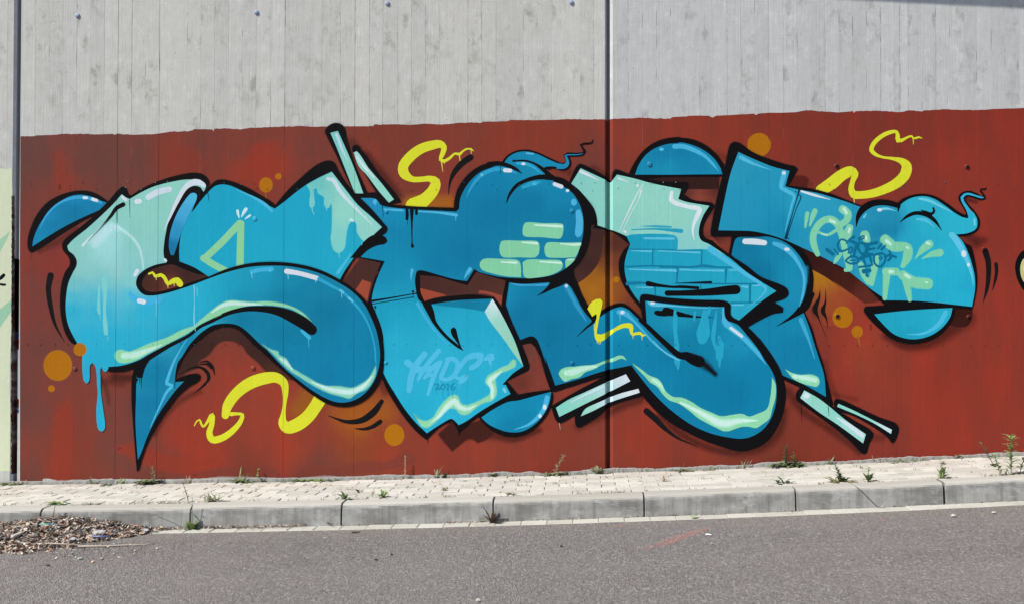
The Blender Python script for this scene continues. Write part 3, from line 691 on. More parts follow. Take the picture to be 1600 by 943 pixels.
for pth in ('@N 70,590,20 65,680,26 75,780,30 90,850,22 95,880,10', '@N 290,600,40 285,680,70 275,760,100 270,800,70', '@N 375,590,10 360,700,30 350,790,30 375,900,6', '@N 395,780,20 398,860,36 395,943,50 @L 1345,20,60 1340,120,40 1340,200,10', '@N 325,570,26 318,610,24', '@K 1300,580,26 1300,760,24 1310,900,26 @L 1020,100,22 1028,160,44 1035,215,12', '@N 215,600,20 210,660,16'):
    stroke('drip', pth, '#27a3cb', p3)
# crease running down to the sprayed tip
stroke('outline', '@K 1040,610,30 1100,665,34 1200,760,38 1330,870,50 @L 1090,118,62 1150,146,80 1190,160,84', BLACK, p3)
soft('outline', '@L 1150,140,110 1200,165,120 1250,200,100 1310,255,60', BLACK, p3, 1.0, .12)
poly('highlight', '@N 415,570! 430,560! 440,640 500,700 600,790 690,890! @O 320,190! 250,115 @N 560,800 480,740 420,685', '#4ab4e2', p3)
stroke('highlight', '@N 480,715,20 560,775,22', WHITE, p3)
for pth in ('@L 165,268 ',): pass
poly('highlight', '@L 155,250 165,225 210,202 270,198 330,190 420,182 480,160 540,140 600,115 630,118 655,152! 620,138 560,160 480,180 420,215 350,240 310,275 250,290 200,308 175,285', GREEN, p3)
soft('highlight', '@L 210,245,50 260,238,70 330,215,50 430,195,20', '#c3e5e2', p3, .95, .3)
poly('highlight', '@L 695,172! 760,215 820,260 890,290 920,330 945,380 1000,420 1060,425 1130,455 1200,500 1280,535 1350,562 1414,555 @O 90,548 140,545 190,565 250,545 320,510 345,430 355,350 360,275! 385,330 385,420 360,510 340,580 290,620 240,650 190,640 140,640 90,655 40,672 0,672 @L 1330,655 1250,615 1180,575 1120,525 1040,470 970,445 920,400 880,345 830,315 790,270 740,220', GREEN, p3)
soft('highlight', '@L 850,295,40 900,330,36 930,380,10', '#c3e5e2', p3, .8, .2); soft('highlight', '@L 1050,460,20 1150,510,40 1250,565,60 1340,610,80 1414,612,80 @O 90,600,60 150,595,44 250,595,14', '#cfe8ec', p3, .95, .2)
poly('yellow_ribbon', '@K 650,528! 675,485 715,458 745,455 760,475 755,520 740,580 726,650 722,712 750,715 820,685 900,640 950,632 980,640 988,670 985,705 1010,698 1040,695 1060,715 1085,718! 1060,732 1035,718 1010,718 985,728 965,710 955,670 930,665 860,690 790,745 750,768 720,765 703,730 705,650 718,580 715,565 685,585!', YEL, p3)
for pth in ('@K 722,765,7 722,782,3', '@K 734,766,7 736,790,3', '@K 745,764,7 746,786,3', '@K 985,725,6 986,748,3', '@K 1050,728,6 1052,758,3', '@K 890,570,6 890,620,3', '@K 700,640,6 700,690,4'): stroke('drip', pth, '#d8d86a' if 'K 8' not in pth else '#6cc2e8', p3)
stroke('highlight', '@L 850,5,4 900,60,8 960,110,8 1040,150,8', '#6cc4ea', p3)
# brown slot left of the third letter
slot = poly('drop_shadow', '@I 1180,140! 1275,125 1305,165 1350,290 1412,460! 1190,505! 1095,400! 1252,325! 1262,300', '@I 1220,160,#6a3733 1260,200,#744038 1320,300,#7d3b33 1350,420,#833c34 1200,420,#6c322c 1250,480,#7e3b32', p3)
# bars below it
bars = poly('black_bar', '@L 98,490! 250,400 400,318 540,245 692,190! 735,300 790,395! 775,410 560,480 430,575 320,640 300,645 282,632 272,560! 165,614 140,600', BLACK, p3)
poly('bar_fill', '@L 135,500! 160,567! 350,472 520,388 682,305! 650,253! 520,308 350,385 220,445', '@L 170,520,#86d0c8 350,430,#95d3cd 500,350,#b4d8e2 620,290,#d5def0', bars)
poly('bar_fill', '@L 318,562! 400,527 540,458 752,388! 742,360! 600,398 450,460 350,510', '@L 350,530,#9bd6d0 540,440,#c3dbe8 700,380,#dde3f2', bars)
stroke('highlight', '@L 245,460,6 350,405,14 480,345,22', '#c9def0', bars)
# ================= second letter (blue, with the green bricks)
p2 = letter('@G 0,582! 150,576 200,645 345,668 703,683! 706,640 725,560 770,480 840,410 920,365 1000,350 1060,352 @J 130,290 350,345 400,357 470,372 530,415 600,490 650,530 700,600 722,690! 675,715! 668,800 @K 655,60 630,130 590,195 548,245 560,315! 480,330! 375,335! 60,325! @H 1110,470! 1085,640! 1130,760 1195,905! @I 1262,290 1258,312 1180,355 1095,400! 1190,510! 1120,540 1000,600 880,665 742,778! 715,725 690,690! 600,740 505,830! 480,815 400,740 300,610 210,460 150,320! @H 60,670! 80,600 100,500 150,400! 0,290! -60,200!', 'tall blue second letter with a rounded cloud top and a cyan lower bowl')
poly('letter_fill', '@G -20,612! 130,620 160,660! 190,672 330,690 720,712! 742,690! 750,620 780,550 830,480 900,420 980,388 @J 25,262! 70,212 130,182 210,176 290,198 370,236 450,262! 450,303! 380,290 350,296! 378,360! 405,400 470,432 540,482 590,560 615,640 622,720 615,800 590,890 @K 580,130 540,190 480,240 400,280 300,300 150,305 0,295 @H 980,425 880,397 855,378! 800,468! 700,452 600,425 455,388 432,395 418,450 422,520 442,600 500,650! 535,640! 700,612 850,602 980,598! 1040,690 1100,800 1150,900 @I 1215,290! 1140,340 1060,425! 1085,425! 1120,492! 1000,560 900,620 800,690 740,722! 700,682 685,675 590,725 505,782! 420,700 340,600 270,490 210,390 175,300 @H 185,880 165,790 130,700 100,620 110,540 150,420 195,322! 10,290! -40,200!',
     '@G 100,640,#1f8fc4 300,720,#138cba 600,760,#1180ac 900,500,#0f80b0 1000,700,#0d78a5 800,850,#0f7ba8 500,900,#0f7fab 300,850,#1283b0 @J 150,220,#1486b5 250,280,#1788b5 300,330,#1a8db8 250,550,#0d79a6 400,480,#1486b4 500,700,#0f7ba8 560,850,#0d78a5 @H 250,400,#168db8 150,300,#1289b4 800,250,#0d78a5 600,350,#0f7dab 300,550,#1b96c0 200,700,#1d9fc6 350,750,#22a5cc 300,900,#27a9d0 @I 300,100,#28acd3 300,400,#2bb0d8 600,200,#2cb0d6 700,600,#2bafd8 900,300,#2aafd8 1000,500,#28aed6 420,650,#26acd4 @H 800,800,#25a9d0', p2)
poly('dark_facet', '@H 535,637! 700,612 850,602 982,597! 930,688! 800,668 650,652', '#127ea5', p2)
poly('mint_facet', '@H 930,690! 988,597! 1060,720 1150,905 @I 1215,290! 1170,232 1100,132 1040,50 @H 970,760', '@H 975,630,#dfe6f2 960,690,#aed9da 1020,780,#9ad4cc @I 1100,80,#95d0c2 1180,240,#96cfbb', p2)
stroke('outline', '@H 500,625,60 535,700,50 560,765,30 640,865,24 740,950,20 @I 772,172,5', BLACK, p2)
poly('outline', '@I 700,0 680,18 684,50 715,100 768,172! 748,120 728,50 718,12', BLACK, p2)
stroke('outline', '@H 105,612,16 250,588,10 400,562,8 432,556,10', BLACK, p2); stroke('outline', '@H 100,635,6 250,610,6 405,584,6', BLACK, p2)
blob('outline', '@H 403,544 9,11', BLACK, p2, 1, .9); blob('outline', '@H 125,656 9,9', BLACK, p2, 1, .9); stroke('drip', '@H 404,544,4 405,592,4', BLACK, p2); stroke('drip', '@H 126,656,4 125,685,3', BLACK, p2)
# cloud outlines
stroke('outline', '@G 960,362,34 1040,358,34 1110,376,30 1165,402,22 1206,433,4', BLACK, p2)
stroke('outline', '@J 55,550,8 78,490,20 130,425,26 210,384,28 300,363,36 385,366,44', BLACK, p2)
stroke('outline', '@J 102,246,12 190,243,15 260,264,16 320,305,28 372,352,34', BLACK, p2); stroke('outline', '@J 100,236,4 135,246,8', BLACK, p2)
stroke('outline', '@J 20,266,18 66,208,15 130,175,14 210,168,14 290,190,14 370,228,14 445,262,12', BLACK, p2); stroke('outline', '@J 345,300,26 400,292,14 450,305,12', BLACK, p2)
stroke('outline', '@J 440,284,54 485,284,54 508,262,48 502,225,36 490,202,34 525,197,30 585,197,26 618,188,24 630,172,20 614,148,16 600,126,16 625,116,14 665,115,12 684,108,10 692,84,5', BLACK, p2, False)
stroke('letter_fill', '@J 425,282,42 480,284,34 503,262,28 497,225,16 487,205,12 525,199,8 585,198,6 616,189,4', '#1a88ba', p2, False)
stroke('highlight', '@G 795,612,4 822,550,16 870,480,22 930,430,26 1010,400,28 1100,404,24 1165,432,8', '#2f9fd0', p2); stroke('highlight', '@G 1080,408,30 1120,410,28', WHITE, p2); blob('highlight', '@G 908,440 14,12', '#66bfe8', p2, 1, .7)
stroke('highlight', '@J 175,440,20 240,412,30 300,400,16', '#2ba0cc', p2); blob('highlight', '@J 260,412 22,16', '#49b4e2', p2, 1, .6)
stroke('highlight', '@J 408,415,28 458,434,30', WHITE, p2); blob('highlight', '@J 503,463 15,13', WHITE, p2, 1, .7); blob('highlight', '@J 550,548 24,28', LBLUE, p2, 1, .8)
poly('highlight', '@J 568,608 590,600 612,650 616,720 605,790 578,808 560,790 565,700', LBLUE, p2)
stroke('highlight', '@J 135,262,22 190,265,24 250,290,18 318,345,4', '#2fa8d6', p2); blob('highlight', '@J 178,266 18,12', WHITE, p2, 1, .7); stroke('highlight', '@J 200,188,12 250,192,12', '#5cbce6', p2)
for pth in ('@G 190,694,12 325,703,16', '@G 445,710,10 600,720,16 722,737,22'): stroke('highlight', pth, '#52b4e6', p2)
blob('highlight', '@G 122,640 16,22', '#55b6e6', p2, 1, .75); stroke('drip', '@G 716,745,6 718,778,4', '#52b4e6', p2); stroke('drip', '@G 124,650,6 125,670,3', '#55b6e6', p2)
stroke('highlight', '@H 396,388,22 390,420,14 388,468,4', '#52b4e6', p2); stroke('highlight', '@H 822,382,30 800,415,20 780,448,6', '#52b4e6', p2)
stroke('highlight', '@H 435,632,22 480,710,20 545,805,16 620,890,12 @I 660,130,6', '#3fb0e0', p2)
# green bricks
def brick(path, hl):
    b = poly('green_brick', path, '#86cfab', p2); soft('brick_highlight', hl, '#d9ecf0', b, .9, .3)
brick('@J 178,720 190,700 330,703 470,712 474,740 462,800 450,814 320,806 190,800 175,790', '@J 260,716,14 380,722,24 462,726,26')
brick('@K 5,60 15,35 150,30 280,35 294,50 290,130 270,150 150,152 25,148 5,120', '@K 170,42,14 280,50,22')
brick('@K 335,70 350,46 480,44 606,42! 585,105 562,152! 450,156 350,148 336,120', '@K 450,52,10 560,60,24 596,56,24')
brick('@H 893,350 915,310 1050,305 1180,318 1194,345 1198,440! 1080,432 980,410 910,385', '@H 1050,328,12 1165,334,22')
brick('@K 168,200 200,172 330,170 455,178 468,200 462,235 400,275 300,298 190,300 175,260', '@K 300,184,12 455,194,22')
brick('@K 490,172 520,160 560,162 540,190 490,232!', '@K 500,170,10 540,172,10')
stroke('highlight', '@K 165,180,10 172,240,8 165,300,8', '#127ba4', p2)
# cyan bowl details
for pth in ('@I 410,635! 445,675 500,690 550,665 590,600 640,540 690,502 730,505 755,560 790,575 860,555 920,525 965,495 975,450 935,410 950,365 1000,330 1060,295 1110,275 1135,240 1158,245 1155,290 1100,320 1040,345 1010,380 1015,430 1020,490 985,540 920,560 860,600 800,645 750,640 710,600 650,610 600,670 550,715 500,742 465,730',):
    softpoly('highlight', pth, '#93d4ae', p2, 3)
soft('highlight', '@I 540,700,10 600,650,36 660,580,56 710,545,60 740,585,50 800,605,40 870,575,10', '#cde8ea', p2, .95, .2); soft('highlight', '@I 985,520,30 985,450,44 965,400,50 1010,360,40 1060,325,10', '#cde8ea', p2, .95, .2)
TAG = '#52bde9'
for pth in ('@I 488,200,44 430,275,46 392,360,46 374,468,40', '@I 360,262,48 398,290,44', '@I 592,178,36 515,268,36 462,345,32 444,385,22', '@I 400,318,44 520,306,44', '@I 488,376,24 530,320,32 575,275,32 600,262,30', '@I 604,262,34 570,330,34 540,410,32 512,498,24', '@I 500,362,26 560,352,26', '@I 664,238,34 640,300,34 612,376,32 650,388,32 700,362,34 728,312,36 730,262,36 700,236,34 655,238,32',
            '@I 900,210,44 850,212,46 800,232,40 765,272,34 735,320,30 712,362,28 745,380,26 798,358,30 792,384,28 752,404,34', '@I 904,214,42 896,250,42 868,284,40 832,302,38', '@I 935,240,26 982,212,46 990,236,30', '@I 968,246,24 974,272,24'):
    stroke('tag_letter', pth, TAG, p2)
for pth in ('@I 442,392,8 442,416,4', '@I 978,270,8 980,330,3', '@I 748,410,7 748,470,3', '@I 600,390,7 602,440,4'): stroke('drip', pth, TAG, p2)
for pth in ('@I 562,424,13 588,418,13 592,432,13 566,456,13 600,454,13', '@I 626,420,12 608,434,12 608,450,12 626,458,12 640,440,12 626,420,12', '@I 648,424,12 664,420,12 656,460,14', '@I 706,412,12 684,434,13 684,456,13 704,462,13 714,446,12 692,440,12'): stroke('tag_number', pth, '#1a86ac', p2, True, .85)
for pth in ('@I 572,460,4 574,490,2', '@I 618,462,4 624,530,2', '@I 660,462,4 662,505,2', '@I 694,465,4 695,525,2'): stroke('drip', pth, '#2a95ba', p2)
poly('highlight', '@I 1060,450 1075,445 1095,480 1080,488', '#7acbea', p2)
for pth in ('@G 358,690,22 360,740,24 358,765,22', '@G 394,690,30 394,800,14 396,943,10 @H 397,200,16 399,212,24', '@G 428,690,22 428,728,20'): stroke('drip', pth, BLACK, p2)
for pth in ('@G 361,770,4 362,810,3', '@G 178,670,5 184,750,3', '@I 1120,545,6 1125,600,4 1128,620,2', '@I 1140,545,6 1143,628,3', '@I 1158,540,6 1164,590,4', '@I 1176,540,6 1180,592,4', '@I 1148,620,3 1154,655,2', '@I 512,820,5 512,852,3', '@I 740,770,5 742,800,3', '@G 1047,380,5 1047,432,4'): stroke('drip', pth, BLACK, p2)
# the red gap in the second letter
poly('drop_shadow', '@H 455,425! 600,440 700,470 802,500! 870,400! 960,430 1085,465! 1062,580! 1055,655! 1000,585! 850,565 700,575 580,590 485,615! 460,540', '@H 500,450,#4a2a28 700,520,#4b2b28 950,480,#4d2d29 1040,520,#55302b 1040,610,#5f352e 800,540,#52302b 560,560,#4c2a27', p2)
poly('red_gap', '@H 455,520! 540,540 655,572! 560,590 488,612! 462,560', '#a04838', p2); poly('red_gap', '@H 890,535! 960,545 1060,575! 1052,640! 1000,578! 940,562 885,558!', '#9a473b', p2)
poly('drop_shadow', '@E 1238,205! 1390,240! 1340,370 1295,530! 1200,440 1108,380!', '@E 1250,260,#4a2c29 1350,280,#4a2c29 1180,380,#4a2b28 1270,450,#4e2d29', p2)
poly('red_gap', '@E 1255,362! 1320,385! 1290,525! 1205,440!', '#a24a39', p2)
# half disc under it
hd = poly('half_disc', '@I 878,655! 1000,565 1190,495 1425,460! 1434,520 1410,610 1350,700 1270,770 1180,805 1100,808 1000,770 930,715', BLACK, mural)
poly('letter_fill', '@I 905,665! 1000,602 1100,552 1180,540 1300,508 1420,477! 1405,560 1352,660 1280,730 1200,770 1100,772 1000,738 945,705', '@I 960,660,#1791bd 1100,600,#138ab5 1300,560,#128ab8 1250,680,#1283b0 1100,730,#107dab', hd)
stroke('highlight', '@I 1390,520,36 1368,600,34 1320,665,28 1250,720,18 1145,755,4', '#4ab4e4', hd); blob('highlight', '@I 1372,590 16,22', WHITE, hd, 1, .7); blob('highlight', '@I 1338,655 14,16', WHITE, hd, 1, .7)
# half disc above the brick letter
hd = poly('half_disc', '@J 955,335! 1000,250 1060,170 1140,110 1230,78 1330,68 @M 100,70 200,85 300,130 380,200 432,270! 425,360! 0,362 @J 1060,372', BLACK, mural)
poly('letter_fill', '@J 1000,345! 1030,270 1080,200 1150,150 1240,120 1320,112 @M 100,108 190,125 280,165 350,220 400,290 418,342! 200,344 0,346', '@J 1060,300,#188ab5 1200,180,#137fae 1250,300,#1a8fb8 @M 100,150,#127fae 200,250,#1583b0 350,310,#1789b6', hd)
stroke('highlight', '@M 65,138,34 130,138,34 210,165,32 290,210,24 350,270,18 388,318,4', '#4ab4e2', hd); blob('highlight', '@J 1195,158 20,14', '#55bbe8', hd, 1, .7)
# ================= fifth letter, its arm with the cloud
p6 = letter('@M 500,103 476,120 440,260 400,420 365,570 330,760! 335,800! 480,800 700,800 @N 800,30 950,90 1100,160 1250,250 1414,352 @R 350,560 400,608! 560,602 900,618! 1035,622! 1065,480 1068,380 1050,260 1020,160 @Q 985,900 935,848! 1010,838 1075,797 1088,740 1065,680! 985,692! 930,665 850,605 760,552 680,534 600,540 520,570 485,600! 400,577 310,585 250,610 222,624! 100,575 0,535 @M 1200,480 1060,445 905,425! 960,330 972,300 950,283 900,272 760,228 640,178 545,112', 'long turquoise arm of the last letter ending in a cloud, covered with light green writing')
poly('letter_fill', '@M 535,178! 620,218 700,252 800,290 912,318! 880,432! 960,452 1120,482 1250,520 1414,572 @Q 100,592 222,634! 300,622 390,618 485,638! 520,600 590,562 680,552 750,570 830,620 900,672 960,706 1000,714! 1015,650! 1055,690 1070,740 1060,790 1000,822 915,832! @R 960,130 1000,210 1030,300 1050,390 1052,480 1030,607! 900,592 700,570 560,562 405,560! 300,490 200,410 100,335 0,282 @M 1130,940 1000,880 880,825! 780,792 640,762 500,757 388,755! 440,500 480,330',
     '@M 560,280,#2a97be 700,400,#2494bd 600,600,#2494be 800,600,#1d91bc 500,720,#2293bd 850,700,#178bb8 950,600,#2a9cc4 1100,560,#2c9dc4 1250,650,#2a9bc3 1300,850,#218fbb @Q 300,700,#2592bc 250,800,#1f8cb8 420,720,#1f8ab4 420,800,#1880ab 600,620,#2cb0d0 700,750,#2ab0d2 850,720,#2cb2d4 1000,770,#2cb4d6 @R 100,300,#2a96be 300,300,#249cc4 300,430,#2aa8cc 550,120,#27a6cc 600,300,#27b0d2 800,300,#27b2d6 1000,450,#22aad2 950,570,#27b0d6 500,520,#28a8cc 900,200,#2bb2d6', p6)
stroke('outline', '@Q 178,775,6 190,705,32 228,645,50 300,604,48 390,598,42 488,622,34', BLACK, p6)
stroke('outline', '@Q 490,625,26 486,665,6', BLACK, p6)
stroke('outline', '@Q 500,742,5 560,695,24 620,675,28 700,690,32 755,730,26 806,800,5', BLACK, p6); stroke('outline', '@Q 655,652,5 690,672,26 730,682,22 752,660,18 745,638,14', BLACK, p6)
stroke('outline', '@Q 985,702,18 995,680,20 965,620,18 938,565,18 955,535,18 1000,520,18 1060,535,16 1105,558,14 1118,545,14 1092,510,14 1100,498,12 1125,500,12 1135,490,6', BLACK, p6)
stroke('letter_fill', '@Q 1020,690,40 1000,650,26 970,600,22 955,562,20 975,540,18 1010,535,16 1060,550,13 1118,566,12', '#35aed8', p6, False)
stroke('outline', '@Q 1078,720,16 1045,665,14 1000,615,14 972,568,12 990,548,12 1040,556,12 1100,574,14 1128,566,14 1112,535,12', BLACK, p6)
for pth, c in (('@M 552,218,28 640,262,20 780,312,4', '#53bbe6'), ('@M 872,335,36 862,380,36 852,440,30 900,470,28 945,500,22 928,570,16 905,660,12 878,770,4', '#4db8e4'), ('@M 1000,468,14 1090,495,18 1210,528,4', WHITE), ('@Q 640,570,14 700,580,22 800,625,16 880,670,5', '#6ccaea'), ('@Q 340,652,22 400,642,16 475,660,4', '#7ccdec'),
               ('@Q 625,720,16 690,728,26 755,780,4', '#55c0e6'), ('@Q 235,705,18 250,682,10', '#66c6ea'), ('@R 880,80,40 920,130,44 965,210,36 1005,300,26 1030,380,16 1040,450,5', '#62c4ea'), ('@Q 1048,720,12 1050,760,14', '#7ed0ee')):
    stroke('highlight', pth, c, p6)
for pth in ('@M 870,332 16,16', '@Q 350,652 20,14', '@R 970,220 22,28', '@R 1004,302 13,16'): blob('highlight', pth, WHITE, p6, 1, .7)
stroke('outline', '@M 985,455,14 960,540,7 920,680,7 880,815,12', '#0c2a44', p6); stroke('outline', '@M 980,492,6 996,505,8 960,600,6 920,720,6 890,818,8', '#0c2a44', p6); blob('outline', '@M 958,472 8,8', '#0c2a44', p6); blob('outline', '@M 902,816 8,8', '#0c2a44', p6)
GW = '#83cfae'
for pth in ('@U 222,240,50 212,300,46 200,390,26', '@U 305,215,66 280,280,60 250,372,26', '@U 335,690,60 298,600,80 285,500,84 320,400,84 400,320,84 480,305,90 550,350,90 590,440,80 620,560,74 650,700,70 672,850,44', '@U 350,450,30 440,478,32 545,425,40', '@U 600,360,76 660,310,86 668,240,96 615,195,100',
            '@U 690,400,90 668,460,110 640,520,110', '@U 590,690,40 545,750,56 520,790,20', '@U 860,480,110 880,530,90', '@R 392,118,84 450,165,84 555,175,70 555,240,76 522,308,40', '@R 395,350,60 470,352,62', '@R 402,370,60 395,450,50 388,545,36', '@R 522,378,76 600,428,90 700,440,92', '@R 540,420,50 558,480,54 572,556,34',
            '@R 715,150,66 670,185,56 610,258,6', '@R 792,212,62 730,225,44 662,256,8', '@R 210,300,44 235,370,56 268,425,50', '@R 330,250,40 310,330,56 290,440,40', '@R 110,230,40 130,330,44 @R 100,340,30'):
    soft('light_green_writing', pth, GW, p6, 1.0, .78)
for pth in ('@U 630,190,60 655,235,50', '@U 480,320,60 530,340,44', '@U 690,410,50 680,450,40', '@U 870,500,50 875,530,36', '@R 400,125,40 430,150,30', '@R 550,172,26 562,178,22', '@R 425,352,40 450,354,26', '@R 540,375,36 570,395,34', '@R 700,140,36 720,148,26', '@R 690,428,20 702,430,16', '@U 380,465,14 440,478,16'): soft('highlight', pth, '#d9ecf2', p6, .75, .1)
TT = '#0a6d96'
def thin(pth, k): return ' '.join(t if t[0] == '@' or t.count(',') < 2 else ','.join(t.split(',')[:2] + [str(float(t.split(',')[2]) * k)]) for t in pth.split())
for pth in ('@U 738,500,34 690,525,22 655,570,18', '@U 655,545,24 600,525,24 556,590,24 590,655,24 660,640,24 718,612,22 712,668,22 672,680,20 682,645,18', '@U 680,540,24 765,575,40 752,640,34 740,700,26', '@U 648,770,22 700,795,26 785,775,26 770,725,26 700,718,26 648,760,24', '@U 800,550,22 785,620,28 830,690,30 880,640,28 850,580,24', '@U 820,565,28 900,580,34 990,560,34', '@U 900,590,30 880,680,26', '@U 870,640,26 965,625,24',
            '@U 800,740,40 870,710,44 940,690,30', '@U 830,720,38 865,805,20', '@U 905,690,38 942,810,18', '@U 960,700,24 965,790,26 1020,830,26 1075,780,26 1085,700,26 1030,680,26 965,700,26', '@U 1025,710,18 1050,730,18 1025,755,18 1015,730,18', '@U 1075,722,20 1130,700,34 1205,722,20', '@U 1130,655,24 1150,720,30 1115,760,24', '@U 1005,625,26 1045,575,18', '@U 1045,635,30 1085,595,20', '@U 795,832,24 860,825,26 925,815,24', '@U 850,880,60 910,872,50', '@U 880,920,40 890,935,30', '@U 785,515,16 850,488,20 850,512,18 795,530,20', '@U 440,640,44 505,690,40', '@U 520,635,20 565,695,18', '@U 690,760,16 760,755,14'):
    stroke('teal_tag', thin(pth, .92), TT, p6)
# mouth-shaped half disc under the cloud
hd = poly('half_disc', '@R 235,640 240,610 300,602 560,590 905,598! 890,690 830,780 740,845 640,875 540,875 440,840 350,770 270,690', BLACK, mural)
poly('letter_fill', '@R 310,662! 500,640 700,625 886,616! 870,680 820,750 740,810 650,840 560,842 460,810 380,740', '@R 400,700,#22a5c8 600,700,#22a8cc 800,660,#27aed2 600,810,#1fa0c4', hd)
stroke('highlight', '@R 835,650,34 800,715,34 740,770,26 660,805,18 545,808,4', '#4dbce6', hd)
# bars at the lower right
b1 = poly('black_bar', '@O 830,435 815,465 828,512 960,562 1100,640 1200,710 1248,762 1264,752 1295,650 1270,615 1150,570 1000,500 880,445', BLACK, mural)
poly('bar_fill', '@O 848,470! 838,492! 1000,560 1120,620 1235,692! 1242,662! 1100,590 960,520', '@O 860,480,#8fd3cd 1050,570,#92d4cf 1200,655,#c3dbe8', b1)
b2 = poly('black_bar', '@O 575,350 538,392 538,440 575,472 700,562 860,682 960,772 1030,842 1052,840 1080,760 1108,700 1090,668 960,590 810,492 740,420 640,380', BLACK, mural)
poly('bar_fill', '@O 597,372! 567,428! 700,530 850,630 1030,762! 1050,695! 900,590 780,490 700,430', '@O 590,400,#b4dbe0 650,440,#8fd0c8 800,560,#8fd3cb 950,640,#9fd4d4', b2)
blob('highlight', '@O 615,412 26,20', WHITE, b2, 1, .7); stroke('highlight', '@O 840,575,10 920,625,26 1025,705,32', '#cfdcf0', b2)
for pth in ('@O 773,490,5 779,565,3', '@O 574,470,5 577,603,2', '@O 1249,755,4 1250,790,2', '@R 285,735,4 283,780,2', '@L 160,615,5 168,660,3', '@L 770,410,4 772,442,2'): stroke('drip', pth, BLACK if 'L 160' not in pth else '#b9aaa8', mural)
# ================= the small half disc at the far left
hd = poly('half_disc', '@A 90,778 66,750 62,690 80,610 130,500 200,415 290,360 390,328 480,322 560,340 640,390 700,440! 640,480! 520,522 350,622 140,757', BLACK, mural)
poly('letter_fill', '@A 97,732! 105,680 140,590 200,500 280,420 370,365 450,352 540,368 600,395 645,410! 590,465! 470,518 330,588 210,660', '@A 140,680,#1586b8 250,560,#137dac 400,480,#1177a4 500,450,#1480b0 450,370,#1888be 200,500,#1a88be', hd)
stroke('highlight', '@A 152,602,4 190,520,12 260,440,14 340,392,18 440,370,20 520,380,24 602,410,18', '#3ca4da', hd); stroke('highlight', '@A 478,374,22 498,374,20', WHITE, hd); stroke('highlight', '@A 540,384,24 572,394,22', WHITE, hd)
# chopstick bars over the S
b3 = poly('black_bar', '@D 1180,240 1210,220 1245,238 @G 0,228 60,300 150,430 260,560 318,640! 190,668! 100,520 20,400 @D 1240,400', BLACK, mural)
b4 = poly('black_bar', '@D 1062,58 1005,80 980,122 1000,170 1060,290 1120,420 1195,580! 1310,608! 1260,500 1200,360 1150,200 1115,80', BLACK, mural)
poly('bar_fill', '@D 1020,132! 1075,118! 1130,240 1190,380 1262,578! 1200,578! 1130,400 1070,250', '@D 1050,150,#7cc4c6 1150,380,#8bcfc9 1230,560,#90d4cc', b4)
poly('bar_fill', '@D 1190,278! 1212,268 1300,390 @G 100,420 180,515 262,622! 225,646! 150,560 60,440 @D 1230,380', '@D 1210,300,#a8d8da @G 50,400,#9ad5d0 200,580,#93d6ce', b3)
stroke('highlight', '@D 1066,145,22 1105,250,18 1155,355,4', '#b4d6ec', b4); stroke('highlight', '@D 1215,310,14 1260,370,22 1340,460,10', '#cfe4ee', b3)
# ================= first letter, upper piece
p1 = letter('@A 1140,852! 1150,740 1170,620 1210,500 1280,390 1340,320 @D 110,545 150,505 185,480 230,475 300,490 400,530 500,585 600,648 615,664! 650,620 720,540 800,465 880,395 950,350 1010,335 1050,350 1075,400 1110,460 1180,550 1240,610 1330,700 @G 190,800 216,832 206,865 130,910 @E 1310,90! 1245,175 1195,215 1150,290 1100,380! 850,300! 600,270! 300,300! 110,380! @B 1350,170!', 'cyan upper half of the first letter with a green triangle')
poly('letter_fill', '@A 1182,842! 1180,760 1192,650 1232,520 1300,400 @D 0,715 60,640 130,560 170,525 220,512 280,520 350,550 450,600 540,655 612,690! 680,640 760,575 850,510 940,460 1030,418! 1070,470 1140,560 1220,660 1310,740 1400,826! 1340,880 @E 1275,94 1230,150 1180,220 1125,300 1085,372! 960,312 850,277 700,252 530,248 400,262 250,302 125,342! @B 1290,85',
     '@A 1230,700,#1ea3c9 @D 150,650,#1da3cb 400,700,#1ea5cd 700,750,#1fa6cd 900,700,#1fa5cc 850,900,#1fa6cc @E 100,200,#1fa6cc 500,150,#1fa7cc 800,150,#20a7cd 1150,150,#22a8cd', p1)
softpoly('mint_drips', '@D 845,516! 940,462 1030,420! 1070,472 1140,562 1220,662 1310,742 1398,826! 1340,880 1275,940! 1240,905 1215,860 1210,800 1186,778 1160,800 1142,860 @E 1136,60 1122,138 1086,167 1050,155 1030,110 1022,50 @D 1028,860 1032,740 1026,650 1010,682 992,688 974,660 972,605 950,590 928,580 922,545 902,540 900,600 905,660 890,685 870,680 865,640 872,570', '@D 950,500,#6fc4c8 1030,500,#92d0c9 1150,700,#93d4cd 1350,820,#94d5d0 1060,940,#7fcfd0 880,600,#79cbce', p1, 1.6)
soft('highlight', '@D 1000,470,34 1040,480,40 1090,560,38 1180,660,28 1325,805,8', '#d3dcf0', p1, .95, .3); soft('highlight', '@D 1170,772,30 1185,778,26', '#d9e6f2', p1, .9)
stroke('green_triangle', '@D 362,800! @E 88,212,52', '#8fd2a2', p1) if False else None
for pth in ('@D 352,798,52 215,943,52 @E 92,210,50', '@E 86,205,48 160,252,50 250,300,50', '@D 362,800,50 358,943,52 @E 355,264,54'): stroke('green_triangle', pth, '#8fd0a4', p1, True)
for pth in ('@D 337,706,20 340,728,18 348,755,8', '@D 398,694,26 382,718,22 366,750,8', '@D 428,740,16 410,752,14 392,766,6'): stroke('spark', pth, '#d3e4f2', p1)
stroke('highlight', '@D 325,550,4 450,605,16 540,660,24 590,708,18', '#4bb8e4', p1); stroke('highlight', '@E 1172,170,8 1120,250,18 1072,315,24', '#4dbbe4', p1)
stroke('outline', '@G 40,920,50 100,905,90 160,890,100 185,890,60', BLACK, p1) if False else None
